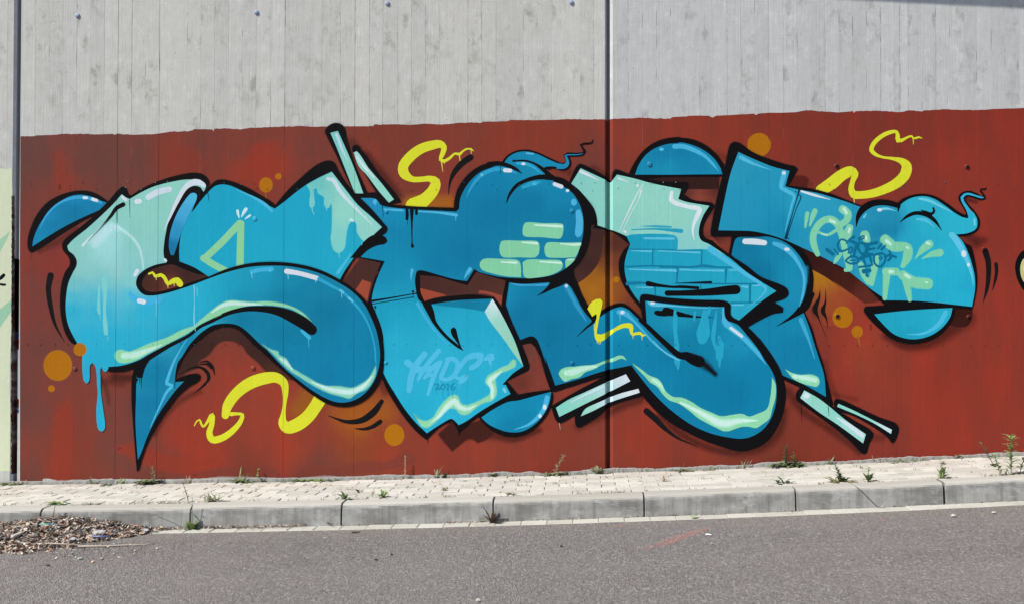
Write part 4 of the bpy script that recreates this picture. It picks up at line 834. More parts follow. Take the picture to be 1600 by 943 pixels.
poly('outline', '@H -60,300! 0,225 60,160 110,130 170,130 205,150 215,175 195,195 140,205 70,240 15,292!', BLACK, p1)
for pth in ('@D 118,570,6 126,632,3', '@D 885,690,8 898,735,4', '@D 992,690,7 995,708,3', '@E 1084,165,7 1085,205,3', '@E 1250,90,6 1252,110,3', '@E 1096,380,5 1097,410,3'): stroke('drip', pth, BLACK if ('118' in pth or '1096' in pth) else '#7fcfd4', p1)
# ================= first letter, the main S
p0 = letter('@A 765,292 735,312 650,410 560,500 440,600 340,680 318,720 325,760 362,805 376,840 370,880 @B 345,110 315,200 303,320 310,440 340,560 385,632 418,650! 520,640! 640,820! 660,846! 760,848 846,828! @C 832,140 829,300 838,450 850,600 862,760 868,826! 880,820 900,760 950,620 1020,490 1100,370 1180,270 1260,200 1328,158 1336,120 1290,108 1200,132 1145,162! @B 1162,850 1210,745 1280,650 @E 70,790 150,730 240,705 310,712 360,742 420,800 480,860 @F 500,25 590,110 700,205 800,290 900,365 990,420 1080,445 1160,445 1240,420 1310,370 1370,290 1402,220 1414,150 @E 1414,860 1395,740 1355,640 1290,525 1180,422 1080,358 960,298 850,263 700,238 530,234 400,248 250,288 118,345! @B 1300,100 1170,45! @A 1150,800 1170,620 1260,430 1350,330 1402,268 1386,226 1345,198 1280,190 1150,213 1000,262 900,310 825,358! 805,345 792,308', 'main stroke of the S, fading from mint to cyan to dark teal')
poly('letter_fill', '@A 757,348! 700,415 600,512 500,602 400,682 357,728! 366,762 402,792 426,835 424,875 398,925 @B 365,200 348,300 345,400 362,500 402,590 430,640 465,735! 468,850 480,918 498,935 518,912 524,800 540,782 560,802 572,870 575,943 @C 580,250 570,380 575,480 590,525 611,535 630,520 635,480 622,380 603,230 @B 601,900 600,830 608,815 622,842 640,850 655,832 662,812! 858,798! 866,893! @C 880,150! 868,170 862,300 858,450 865,600 876,740! 900,690 950,560 1020,420 1100,300 1160,222 1215,165! 1148,170! 1150,120 1172,20 @B 1195,745 1255,650 1320,580 @E 70,748 150,697 240,682 330,692 390,727 450,782 520,850 @F 545,20 620,100 700,180 780,245 880,320 980,380 1060,410 1140,412 1220,385 1290,330 1340,260 1370,180 1385,95 @E 1383,870 1362,750 1325,650 1270,545 1180,450 1080,385 960,325 850,290 700,265 530,262 400,275 250,312 120,358 @B 1300,205 1200,240 1080,275 980,292 920,285 880,250 862,205 875,150 930,100 1010,65 1085,50! @A 1066,800 1070,700 1090,600 1150,450 1220,345 1290,290 1360,330! 1378,290 1365,262 1320,245 1240,240 1150,252 1000,290 900,335 815,384! 785,370',
     '@A 700,480,#8fcdca 500,650,#8ecbc9 850,450,#8fcec9 1150,330,#92d0c9 1000,500,#8fcec8 900,700,#8ecdc9 450,780,#8fcdcb 700,850,#93cdd2 950,800,#8ecbcb @B 450,100,#8ecbcc 700,100,#92cbd0 400,220,#74c2cf 650,200,#7cc5d2 830,180,#83c8d0 380,300,#4eb9d6 600,300,#4cb8d8 800,290,#55bbd8 380,400,#30b0d8 600,400,#2fb0d8 900,400,#2cb0d8 1100,350,#2badd6 700,600,#29aed6 500,600,#2aaed8 900,600,#2aaed6 1300,300,#27aed4 1200,450,#28aed4 560,760,#28aad4 500,880,#29a9d4 700,760,#29acd2 @C 600,450,#28a9d4 950,350,#1079a6 900,550,#107aa8 1000,100,#107ca8 @B 1000,880,#0e7ba5 1250,640,#1488b2 @E 50,420,#28aed4 150,500,#24a9cf 300,400,#1fa0c6 500,320,#1b97be 400,500,#1a92ba 700,350,#1689b0 700,500,#0f7fa8 1000,400,#1481aa 1000,600,#0d79a2 1250,700,#1080ac 1200,900,#0f80ac 700,760,#0e7ba4 500,650,#107da6 350,650,#0f7ba2 650,900,#107fab @F 800,120,#1080ad 1100,250,#107fae 1250,200,#1080ae 950,330,#0f7cab', p0, 0.035)
blob('orange_dot', '@B 450,685 50,52', ORA, p0, 1.0, 0.93)
poly('outline', '@B 660,812! 760,802 870,768 960,722! 965,762! 930,820 910,893! 868,893! 850,830 760,848 660,846!', BLACK, p0)
stroke('outline', '@B 900,780,40 960,742,40 1100,660,30 1250,582,24 @E 60,706,24 145,664,28 270,606,30 400,577,36 530,577,46 640,594,64 740,634,84 830,685,86 884,728,76', BLACK, p0)
poly('eye_gap', '@B 1395,150! 1250,200 1100,245 1000,264 940,256 905,215 918,165 965,112 1050,77 1130,64 1200,92 1300,130', '@B 950,180,#452825 1050,120,#3f2625 1200,140,#3c2525 1130,215,#75382d 1080,230,#7a3a2e 1250,170,#422624 1000,230,#4d2a25', p0)
stroke('yellow_ribbon', '@B 958,132,14 985,122,16 1004,150,22 1045,140,26 1075,165,26 1096,205,28 1130,186,34 1165,180,46 1186,206,46', YEL, p0)
for pth in ('@B 1010,158,7 1012,178,3', '@B 1096,212,7 1098,238,3', '@B 1142,205,8 1144,222,4'): stroke('drip', pth, '#d8d86a', p0)
poly('slot_fill', '@A 1275,338 1308,348 1308,385 1260,480 1200,620 1160,740 1140,797! 1118,795! 1104,740 1112,640 1150,520 1210,410', '@A 1270,370,#4db4e4 1200,480,#48a8dc 1150,620,#2d93c8 1125,740,#1875a8', p0) if False else None
sl = poly('slot', '@A 1355,325 1340,300 1290,286 1230,318 1168,400 1110,520 1080,640 1068,760 1078,825 1105,855 1160,850! 1160,740 1190,600 1250,460 1330,370', BLACK, p0)
poly('slot_fill', '@A 1275,338 1308,348 1308,385 1260,480 1200,620 1160,740 1140,797! 1118,795! 1104,740 1112,640 1150,520 1210,410', '@A 1270,370,#4db4e4 1200,480,#48a8dc 1150,620,#2d93c8 1125,740,#1875a8', sl)
poly('arch_gap', '@B 1150,915! 1165,855 1212,745 1282,652 1400,540 @E 75,795 150,735 240,710 308,716 358,746 420,806 480,866 @F 540,80 560,195! 480,190! @E 420,940! @F 340,0! @E 330,880 240,818 180,850 130,920! @F 60,130! 0,160! @C 1300,100! 1145,160!', '@E 60,870,#3f2523 150,760,#422826 300,740,#442927 400,830,#442826 @F 450,100,#402522 @B 1200,850,#3d2523 1300,700,#3f2523', p0) if False else None
poly('highlight', '@A 750,360 770,362 800,395 785,400 762,385', WHITE, p0)
stroke('highlight', '@A 868,402,36 888,400,34', WHITE, p0); stroke('highlight', '@A 952,370,42 1030,330,46 1108,312,40', '#cfdcf0', p0)
stroke('highlight', '@A 1362,285,30 1330,262,40 1280,262,46 1225,300,36 1160,410,28 1110,520,16 1068,615,4', '#d3ddee', p0)
stroke('outline', '@A 768,424,34 720,450,30 680,505,24 600,600,12 512,692,3', BLACK, p0); stroke('outline', '@A 722,470,6 724,560,3', BLACK, p0); stroke('outline', '@A 814,390,5 818,520,2', BLACK, p0)
stroke('highlight', '@A 540,650,6 500,690,12 472,724,20', '#d3e2ec', p0)
soft('highlight', '@A 560,700,130 640,620,130 690,585,90 720,600,80', '#c2d8e8', p0, .8, .1); soft('highlight', '@A 690,660,260 640,760,300', '#b0d6e0', p0, .45, .1)
soft('highlight', '@A 730,590,34 820,655,32 880,730,30 908,820,26 915,900,18', '#c6dde8', p0, .75, .1)
stroke('highlight', '@A 1075,830,20 1082,838,18', WHITE, p0); stroke('highlight', '@B 855,140,26 872,110,30', '#d3dcee', p0)
stroke('highlight', '@B 820,280,30 850,315,42 930,332,50 1030,322,46', '#45b2e6', p0); stroke('highlight', '@B 885,328,34 918,336,36', '#d5dff0', p0)
for pth in ('@B 590,230,22 588,330,24 588,395,36 592,415,28', '@B 632,180,60 634,300,36 630,400,30 638,520,42 642,565,34'): soft('drip', pth, '#7fcdd2', p0, .9, .5)
stroke('drip', '@B 598,430,5 600,470,3', '#7fcdd2', p0); stroke('drip', '@B 655,590,6 656,622,3', '#7fcdd2', p0)
softpoly('highlight', '@B 705,740 715,700 750,685 810,700 880,675 960,640 1080,600 1200,540 1290,508 @E 60,660 130,600 200,545 270,515 360,518 450,525 540,520 640,530 740,560 820,605 885,672! 820,625 740,580 640,556 520,548 400,556 290,590 180,632 60,690 @B 1250,560 1100,640 950,716 860,765 780,785 730,775', '#90d4ac', p0, 2.5)
soft('highlight', '@B 770,730,60 850,725,70 950,690,46 1050,650,10', '#c6e6e4', p0, .95, .2); soft('highlight', '@E 150,600,16 220,555,36 290,535,44 380,540,34 520,546,8', '#cfe6ee', p0, .95, .2)
softpoly('highlight', '@E 515,830! 580,870 640,890 @F 640,60 700,95 720,145 780,185 850,225 920,265 990,290 1080,292 1180,305 1240,280 1290,245 1330,190 1355,140! 1355,200 1325,270 1280,320 1220,345 1160,385 1100,370 1020,350 940,315 860,270 790,225 720,180 660,125 600,60', '#86cfb8', p0, 2.5)
soft('highlight', '@F 650,90,20 700,125,40 740,170,14', '#c6e6ea', p0, .85, .2); soft('highlight', '@F 880,262,10 980,305,36 1080,330,56 1180,335,56 1270,290,40 1330,220,14', '#cfe6ee', p0, .95, .2)
stroke('highlight', '@E 440,306,30 500,292,28 588,286,32', '#43b0e2', p0); stroke('highlight', '@E 698,302,38 780,315,34 860,335,34 920,352,34', '#d9dcee', p0)
stroke('highlight', '@E 935,358,26 1020,405,22 1110,455,20 1180,520,20 1250,600,16 1300,690,14 1330,780,12 1350,880,12 1352,943,12 @F 1358,130,6', '#2ba3d2', p0); stroke('highlight', '@E 1095,440,16 1115,455,14', '#66c2ea', p0); stroke('highlight', '@E 1155,494,14 1185,520,14', '#66c2ea', p0)
stroke('highlight', '@E 810,736,20 865,786,28', '#3fb4e2', p0); stroke('drip', '@E 860,795,7 862,865,3', '#3fb4e2', p0)
stroke('highlight', '@B 1236,610,6 1180,700,10 1130,800,18 1096,900,22 @C 1088,180,26 1130,195,22 1090,240,20 1050,320,14 1000,430,10 965,510,3', '#4db6e4', p0)
for pth in ('@E 440,312,5 444,355,3', '@E 576,292,5 577,308,3', '@E 708,315,7 710,360,4', '@E 912,365,7 912,385,3', '@E 1104,460,6 1104,495,3', '@B 1290,215,7 1292,330,5 1290,480,9 1300,550,4', '@B 1310,230,5 1314,300,3', '@B 1012,320,4 1012,440,3'): stroke('drip', pth, '#8ad0ee', p0)
for pth in ('@C 890,140,7 890,185,3', '@C 902,140,6 903,215,3', '@C 1147,170,5 1148,220,2', '@A 88,780,4 88,820,2', '@B 1186,600,4 1190,640,2'): stroke('drip', pth, BLACK, p0)
# ================= neighbours' paintings
mx2, mz2 = wall_pt(5, 750); MLOC = Vector((mx2, 0, mz2))
lm = empty('graffiti_mural', MLOC); tag(lm, 'pale cream and sea green painting on the panel at the left edge', 'mural')
jx = 19.5
pts = [(-228, 262), (-60, 263), (14, 264), (18.5, 262), (20, 330), (18.3, 380), (18.6, 440), (17.2, 470), (18.2, 510), (16, 560), (15.2, 600), (16.2, 640), (17.5, 690), (16.6, 735), (-60, 738), (-228, 742)]
lay('cream_ground_coat', pts, tessellate_polygon([[Vector((p[0], p[1], 0)) for p in pts]]), '#d4d8c2', lm, layer_for(pts), M_PAINT)
poly('green_wedge', '@0 -60,400! -20,392! 15.5,361! 12,372 0,394! -40,440!', '#a3c8b0', lm); poly('green_wedge', '@0 -80,520! -10,490! 18,468! 18,486! 0,511! -60,560!', '#9cc6ae', lm)
stroke('black_mark', '@0 -2,438,3 3,433,6 6,430,5', BLACK, lm); stroke('black_mark', '@0 0,444,3 4,445,4 8,445,3.5', BLACK, lm)
rs = random.Random(8); lft = []; rgt = []; smp = []
y = 306.0
while y < 742:
    lft.append((18.4 - (y - 300) * .004 + rs.uniform(-.7, .9), y)); rgt.append((22.0 - (y - 300) * .002 + rs.uniform(-.3, .3), y))
    smp.append((20 + rs.uniform(-2, 2), y, hexlin(rs.choice(['#4a2624', '#33201f', '#5a2c28', '#6b5f60', '#41292a', '#7d7675', '#2a1c1e']), KPAINT))); y += 3.1
pts = lft + rgt[::-1]
lay('maroon_smear', pts, tessellate_polygon([[Vector((p[0], p[1], 0)) for p in pts]]), smp, lm, layer_for(pts), M_PAINT, None, .012)
for y0, y1, c in ((404, 520, '#121115'), (518, 530, '#1f3a78'), (528, 546, '#5a1414'), (547, 621, '#b9bcc6'), (621, 638, '#5a1414'), (637, 645, '#274a86')):
    pts = [(21.6, y0), (29.6, y0 + 2), (29.2, y1), (21.2, y1 - 2)]
    lay('joint_spray', pts, [(0, 1, 2, 3)], c, lm, layer_for(pts), M_PAINT)
mx3, mz3 = wall_pt(1640, 430); MLOC = Vector((mx3, 0, mz3))
rm = empty('graffiti_mural', MLOC); tag(rm, 'cream bubble shape with a thick black outline cut by the right edge', 'mural')
rm_o = poly('outline', '@0 1600,391 1591,400 1586,415 1588,432 1594,446 1602,456 1630,470 1680,470 1720,440 1700,400 1650,386', BLACK, rm)
poly('letter_fill', '@0 1601,403 1595,413 1594,424 1597,436 1603,444 1630,458 1675,458 1706,436 1690,408 1650,397', '@0 1597,415,#c9c48c 1600,440,#c9bd7c 1640,420,#cdc68c', rm_o); blob('highlight', '@0 1603,420 5,6', '#dfe8ea', rm_o, 1, .5)
# painted-over plugs, nail marks and open holes of the formwork
M_BUMP = {}
def painted(h):
    if h not in M_BUMP: M_BUMP[h] = plain('painted_plug_' + h[1:], hexlin(h, KPAINT), 0.5, 0.3, 0.06)
    return M_BUMP[h]
for px, py, r, h in ((398.5, 342.5, .019, '#25a6cf'), (395.5, 574, .017, '#943b2d'), (603, 566, .014, '#1d9fc6'), (604, 331, .014, '#1c8fbd'), (1015, 257, .019, '#1583b0'), (894, 566, .015, '#0d78a5'), (893.5, 330, .017, '#1283b0'), (117, 575, .015, '#7a3e38')):
    d = dome('tie_hole_plug', px, py, r, .0045, painted(h), wall, -0.0035)
M_HOLE = plain('painted_hole_shade', (0.012, 0.006, 0.006), 0.9, 0.1)
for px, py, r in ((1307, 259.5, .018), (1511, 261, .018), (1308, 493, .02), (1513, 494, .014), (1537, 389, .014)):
    # broken rim; a near-black disc paints the shade inside the hole
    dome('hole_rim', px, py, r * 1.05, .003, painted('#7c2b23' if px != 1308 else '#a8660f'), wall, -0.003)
    dome('hole_shade', px + 0.5, py + 0.6, r * .74, .002, M_HOLE, wall, -0.0055, True)
rn = random.Random(21); V = []; F = []; C = []
def zone(px, zones):
    for a, b, h in zones:
        if a <= px < b: return hexlin(h, KPAINT * 1.1)
    return hexlin('#8a372c', KPAINT * 1.1)
ZLOW = [(112, 250, '#2cb0d8'), (250, 325, '#107ca8'), (325, 405, '#4a2a26'), (405, 592, '#107fab'), (600, 812, '#2bafd8'), (812, 842, '#151418'), (842, 1185, '#0f7ba8'), (1185, 1200, '#151418'), (1200, 1272, '#1384b0')]
ZUP = [(190, 300, '#8fcec9'), (300, 395, '#1ea5cd'), (440, 480, '#1fa5cc'), (480, 545, '#92d0c9'), (720, 890, '#0f80b0'), (900, 1075, '#90d0c8'), (1130, 1245, '#2494bd'), (1360, 1500, '#27b0d2')]
def nail(px, py, zones, r=.0042):
    X, Z = wall_pt(px, py); b = len(V); y = surf_y(X) - .0035; c = zone(px, zones)
    for k2, (rr, hh) in enumerate(((1, 0), (.8, .6), (.3, 1))):
        for i in range(6):
            a = i * math.pi / 3; V.append(wl((X + r * rr * math.cos(a), y - hh * .0035, Z + r * rr * math.sin(a)))); C.extend((c[0], c[1], c[2], 1))
    for k2 in range(2):
        for i in range(6): F.append((b + k2 * 6 + i, b + k2 * 6 + (i + 1) % 6, b + k2 * 6 + 6 + (i + 1) % 6, b + k2 * 6 + 6 + i))
    F.append(tuple(b + 12 + i for i in range(6)))
for px in range(42, 1600, 22):
    if abs(px - 950) < 9 or rn.random() < .12: continue
    nail(px + rn.uniform(-2, 2), 536.5 + rn.uniform(-.8, .8) + px * .001, ZLOW)
for row, pr in ((287, .5), (296, .4)):
    for px in range(45, 1600, 22):
        if abs(px - 950) < 9 or rn.random() > pr: continue
        nail(px + rn.uniform(-5, 5), row + rn.uniform(-3, 2), ZUP, .0035)
nm = mesh_obj('nail_marks', V, F, M_PAINT, wall, True); nm['kind'] = 'stuff'
at = nm.data.attributes.new('paint', 'FLOAT_COLOR', 'POINT'); at.data.foreach_set('color', C)
# ================================================================= THE GROUND
KERB_F, KERB_B, ROADZ = -0.99, -0.842, -0.15
def xs_range(a, b, n): return [a + (b - a) * i / n for i in range(n + 1)]
XS = [-60, -40, -25, -16, -11] + xs_range(-8, 8, 64) + [11, 16, 25, 40, 60]
def strip_sheet(name, ys, dz, mat, label=None):
    V = []; F = []; m = len(ys)
    for x in XS:
        for y in ys: V.append((x, y, ground_h(x) + dz))
    for i in range(len(XS) - 1):
        for j in range(m - 1): F.append((i * m + j, (i + 1) * m + j, (i + 1) * m + j + 1, i * m + j + 1))
    o = mesh_obj(name, V, F, mat); o.data.polygons.foreach_set('use_smooth', [True] * len(F)); tag(o, label, kind='structure'); return o
def asphalt():
    t = NT('asphalt'); P = t.pos()
    PA = t.scaled(P, (1, .62, 1)); vo = t.voronoi(PA, 135); vo2 = t.voronoi(PA, 90)
    st = t.ramp(vo.outputs['Distance'], .18, .62)
    sepc = t.n('ShaderNodeSeparateColor'); t.l(vo.outputs['Color'], sepc.inputs[0])
    sep2 = t.n('ShaderNodeSeparateColor'); t.l(vo2.outputs['Color'], sep2.inputs[0])
    col = t.mix(sepc.outputs[0], (0.10, 0.087, 0.083), (0.285, 0.256, 0.245))
    col = t.mix(t.math('MULTIPLY', t.ramp(sep2.outputs[1], .86, .93), .55), col, (0.45, 0.43, 0.41))
    col = t.mix(t.math('MULTIPLY', st, .5), col, (0.066, 0.060, 0.059))
    big = t.noise(P, 1.3, 4, .6); mid = t.noise(P, 14, 4, .6)
    col = t.mix(t.math('MULTIPLY', t.ramp(big, .4, .7), .25), col, (0.185, 0.165, 0.160))
    col = t.mix(t.math('MULTIPLY', t.ramp(mid, .45, .75), .22), col, (0.10, 0.092, 0.091))
    band = t.noise(t.scaled(P, (.22, 1.5, 1)), 1, 4, .6)
    col = t.mix(t.math('MULTIPLY', t.ramp(band, .38, .66), .16), col, (0.26, 0.24, 0.23))
    spot = t.noise(t.scaled(P, (1.6, 1.6, 1)), 1, 5, .7)
    col = t.mix(t.math('MULTIPLY', t.ramp(spot, .60, .72), .22), col, (0.07, 0.062, 0.06))
    # dirt washed towards the gutter
    sy = t.n('ShaderNodeSeparateXYZ'); t.l(P, sy.inputs[0])
    edge = t.math('MULTIPLY', t.ramp(sy.outputs[1], -1.42, -1.13), t.ramp(t.noise(P, 7, 5, .7), .38, .66))
    col = t.mix(t.math('MULTIPLY', edge, .5), col, (0.20, 0.165, 0.13))
    h = t.math('ADD', t.math('MULTIPLY', st, -1.0), t.math('MULTIPLY', mid, .6))
    return t.done(t.bsdf(col, .85, .3, t.bump(h, 1.0, .006)))
M_ASPH = asphalt()
strip_sheet('ground', [-300, -1.3, 0.9, 300], -0.30, plain('earth', (0.14, 0.12, 0.09), .95, .1, .2, 3))
strip_sheet('road', [-60, -30, -15, -9, -6, -4.5, -3.2, -2.2, -1.6, -1.110], ROADZ + .004, M_ASPH)
M_SAND = plain('joint_sand', (0.17, 0.145, 0.115), .95, .1, .35, 60, .004)
strip_sheet('sidewalk_bed', [-0.845, -0.4, 0.06], -0.009, M_SAND)
strip_sheet('gutter_bed', [-1.12, -1.07, -0.985], ROADZ + .0035, plain('gutter_mortar', (0.30, 0.275, 0.235), .95, .1, .3, 40, .003))
# -- paving: 20 x 10 cm concrete pavers
def stone_mat(name, c0, c1, dirt, amt=.5, bd=.0015):
    t = NT(name); P = t.pos(); rnd = t.n('ShaderNodeObjectInfo').outputs['Random']
    n1 = t.noise(P, 9, 5, .65); n2 = t.noise(P, 130, 3, .6); n3 = t.noise(P, 2.0, 3, .6)
    col = t.mix(rnd, c0, c1)
    col = t.mix(t.math('MULTIPLY', t.ramp(n1, .5, .75), amt), col, dirt)
    col = t.mix(t.math('MULTIPLY', t.ramp(n3, .55, .75), amt * .5), col, dirt)
    col = t.mix(t.math('MULTIPLY', t.ramp(n2, .4, .7), .16), col, (c0[0] * .55, c0[1] * .55, c0[2] * .55))
    return t.done(t.bsdf(col, .85, .2, t.bump(t.math('ADD', n2, t.math('MULTIPLY', n1, .8)), .7, bd)))
M_PAVE = stone_mat('sandy_paver', (0.36, 0.338, 0.302), (0.47, 0.447, 0.405), (0.24, 0.205, 0.165), .42)
M_KERB = None
def block_mesh(name, lx, ly, h, bev, rng, mat):
    """a slightly worn block: bevelled box, top at z=0, centred in x and y"""
    V = []; 
    def ring(ax, ay, z): return [(-ax + rng.uniform(-1, 1) * .0008, -ay, z), (ax + rng.uniform(-1, 1) * .0008, -ay, z), (ax, ay, z), (-ax, ay, z)]
    V += ring(lx / 2, ly / 2, -h); V += ring(lx / 2, ly / 2, -bev); V += ring(lx / 2 - bev, ly / 2 - bev, 0)
    F = []
    for k2 in range(2):
        for i in range(4): F.append((k2 * 4 + i, k2 * 4 + (i + 1) % 4, k2 * 4 + 4 + (i + 1) % 4, k2 * 4 + 4 + i))
    F.append((8, 9, 10, 11))
    me = bpy.data.meshes.new(name); me.from_pydata(V, [], F); me.update(); me.materials.append(mat); return me
rp = random.Random(44)
pm = [block_mesh('paver', .1968, .0962, .06, .004, rp, M_PAVE) for _ in range(4)]
hm = [block_mesh('paver', .0935, .0945, .06, .004, rp, M_PAVE)]
side = empty('sidewalk', (0, -.43, ground_h(0))); tag(side, kind='structure')
sl0 = Vector(side.location)
def slope(x): return math.atan((ground_h(x + .05) - ground_h(x - .05)) / .1)
cand = []
for r in range(8):
    y = -0.838 + .05 + r * .1
    shift = (.1 if r % 2 else 0.0) + .035
    n = -60
    while True:
        x = n * .2 + shift; n += 1
        if x < -8: continue
        if x > 8: break
        cand.append((x, y))
def view_px(x, y, z):
    w = Vector((x, y + CAM_D, z - CAM_H)); dep = w.y * cp + w.z * sp
    return CXP + FPX * w.x / dep, CYP - FPX * (-w.y * sp + w.z * cp) / dep
inview = sorted([c for c in cand if -14 < view_px(c[0], c[1], ground_h(c[0]))[0] < 1614], key=lambda c: c[1])
keep = set(inview[:300])
restV = []; restF = []
for x, y in cand:
    z = ground_h(x) + rp.uniform(-.005, .002)
    rot = (rp.uniform(-.012, .012), -slope(x) + rp.uniform(-.008, .008), rp.uniform(-.012, .012))
    if (x, y) in keep:
        o = bpy.data.objects.new('paver', rp.choice(pm)); o.location = Vector((x + rp.uniform(-.0015, .0015), y + rp.uniform(-.001, .001), z)) - sl0; o.rotation_euler = rot
        link(o, side)
    else:
        me = pm[0]; b = len(restV)
        for v in me.vertices: restV.append((x + v.co.x - sl0.x, y + v.co.y - sl0.y, z + v.co.z + v.co.x * math.tan(slope(x)) - sl0.z))
        for p in me.polygons: restF.append(tuple(b + i for i in p.vertices))
o = mesh_obj('paver', restV, restF, M_PAVE, side); o['kind'] = 'stuff'
# -- kerb stones, one metre each, with a rounded upper edge
def kerb_mat():
    t = NT('kerb_concrete'); P = t.pos(); rnd = t.n('ShaderNodeObjectInfo').outputs['Random']
    col = t.mix(rnd, (0.30, 0.282, 0.252), (0.355, 0.337, 0.305))
    streak = t.noise(t.scaled(P, (16, 5, 1.2)), 1, 5, .65); blot = t.noise(t.scaled(P, (2.4, 4, 5)), 1, 5, .65); fine = t.noise(P, 120, 3, .6)
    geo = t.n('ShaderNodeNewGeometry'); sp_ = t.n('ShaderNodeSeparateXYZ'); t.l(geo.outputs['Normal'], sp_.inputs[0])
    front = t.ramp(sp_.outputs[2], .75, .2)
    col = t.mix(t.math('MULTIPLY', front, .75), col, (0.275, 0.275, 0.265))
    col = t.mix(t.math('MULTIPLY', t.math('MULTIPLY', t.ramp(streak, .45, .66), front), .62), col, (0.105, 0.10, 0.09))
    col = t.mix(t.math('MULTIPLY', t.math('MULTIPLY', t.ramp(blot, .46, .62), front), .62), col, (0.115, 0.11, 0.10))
    col = t.mix(t.math('MULTIPLY', t.math('MULTIPLY', t.ramp(t.noise(t.scaled(P, (5, 4, 9)), 1, 6, .75), .54, .68), front), .7), col, (0.40, 0.40, 0.40))
    col = t.mix(t.math('MULTIPLY', t.ramp(fine, .5, .8), .25), col, (0.14, 0.13, 0.12))
    return t.done(t.bsdf(col, .85, .2, t.bump(t.math('ADD', fine, t.math('MULTIPLY', blot, 1.2)), .6, .002)))
M_KERB = kerb_mat()
kerb = empty('kerb', (0, -.99, ground_h(0) - .15)); tag(kerb, kind='structure'); kl = Vector(kerb.location)
prof = [(KERB_B, -.26), (KERB_B, -.006), (KERB_B - .006, 0.0), (-.945, -.001), (-.962, -.005), (-.973, -.013), (-.979, -.023), (-.982, -.036), (-.984, -.07), (KERB_F, -.15), (KERB_F, -.26)]
def kerb_stone(x0, x1, sh0=0.0, sh1=0.0, dz=0.0, dy=0.0):
    """end faces may lean: sh = extra x per metre of depth below the top"""
    V = []; F = []; m = len(prof); ch = .003
    secs = [(x0, sh0, 1), (x0 + ch, sh0, 0)] + [(x0 + (x1 - x0) * k2 / 26, 0, 0) for k2 in range(1, 26)] + [(x1 - ch, sh1, 0), (x1, sh1, 1)]
    if sh0 or sh1: secs = [q for q in secs if q[1] or q[2] or (x0 + (.09 if sh0 else 0) < q[0] < x1 - (.09 if sh1 else 0))]
    for x, s_, inset in secs:
        for j, (y, z) in enumerate(prof):
            xx = x + s_ * (z + .075); wob = 0.0
            if 2 < j < 9: wob = .0022 * mnoise.noise(Vector((xx * 9, j * .7, 2))) + .0035 * max(0, mnoise.noise(Vector((xx * 26, j * 1.3, 7))) - .35)
            end = min(abs(xx - x0), abs(xx - x1))
            if 3 < j < 8 and end < .05: wob += .006 * max(0, mnoise.noise(Vector((x0 * 3 + xx * 30, j, 1))) + .25) * (1 - end / .05)
            V.append((xx - kl.x, y + dy + wob + (.003 if inset and y < -.93 else 0) - kl.y, z + ground_h(xx) + dz - wob * .6 - (.003 if inset and z > -.03 else 0) - kl.z))
    n = len(secs)
    for i in range(n - 1):
        for j in range(m - 1): F.append((i * m + j, i * m + j + 1, (i + 1) * m + j + 1, (i + 1) * m + j))
    F.append(tuple(range(m))[::-1]); F.append(tuple((n - 1) * m + j for j in range(m)))
    return mesh_obj('kerb_stone', V, F, M_KERB, kerb)
def kx(px): return (px - CXP) / FPX * (CAM_D + KERB_F)
joints = [kx(p) for p in (-405, -170, 65, 299, 534.5, 771, 1006.5, 1243, 1475.5, 1712)]
rk = random.Random(9)
for i, (a, b) in enumerate(zip(joints[:-1], joints[1:])):
    g0 = .004; g1 = .011 if i == 7 else .005
    dz = rk.uniform(-.004, .004) + (.006 if i == 8 else 0)
    if i == 7:        # cracked right across
        c = kx(1355)
        kerb_stone(a + g0, c - .004, 0, -.95, dz); o = kerb_stone(c + .003, b - g1, -.95, 0, dz - .002, .001); o['label'] = 'right half of the kerb stone with the slanting crack'
    else: kerb_stone(a + g0, b - g1, 0, 0, dz, rk.uniform(-.002, .002))
for a, b in ((-30, joints[0] - .005), (joints[-1] + .005, 30)):
    n = 20
    for i in range(n): kerb_stone(a + (b - a) * i / n + .004, a + (b - a) * (i + 1) / n - .004)
# -- row of pale gutter stones
M_GUT = stone_mat('pale_gutter_stone', (0.34, 0.325, 0.285), (0.405, 0.39, 0.35), (0.20, 0.185, 0.15), .5)
gm = [block_mesh('gutter_stone', .166, .116, .06, .005, rp, M_GUT) for _ in range(3)]
gut = empty('gutter', (0, -1.07, ground_h(0) + ROADZ)); tag(gut, kind='structure'); gl = Vector(gut.location)
x = -5.2
while x < 5.2:
    z = ground_h(x) + ROADZ + .008 + rp.uniform(-.002, .003)
    o = bpy.data.objects.new('gutter_stone', rp.choice(gm)); o.location = Vector((x, -1.051, z)) - gl; o.rotation_euler = (rp.uniform(-.02, .02), -slope(x) + rp.uniform(-.012, .012), rp.uniform(-.015, .015)); link(o, gut)
    x += .1685
# -- mortar fillet along the foot of the wall
V = []; F = []; rm_ = random.Random(2); X = -6.0; i = 0
M_MORT = plain('grey_mortar', (0.23, 0.222, 0.21), .95, .1, .3, 45, .006)
while X < 5.6:
    h = max(.006, .020 + .022 * mnoise.noise(Vector((X * 2.3, 0, 0))) + .014 * mnoise.noise(Vector((X * 9, 3, 0))) + rm_.uniform(-.002, .003)); d = .018 + rm_.uniform(-.005, .006)
    z = ground_h(X)
    V += [wl((X, -.0045, z + h)), wl((X, -.009 - rm_.uniform(0, .004), z + h * .8)), wl((X, -d, z - .012))]
    if i:
        b = 3 * i; F += [(b - 3, b, b + 1, b - 2), (b - 2, b + 1, b + 2, b - 1)]
    i += 1; X += .016
mesh_obj('mortar_fillet', V, F, M_MORT, wall)

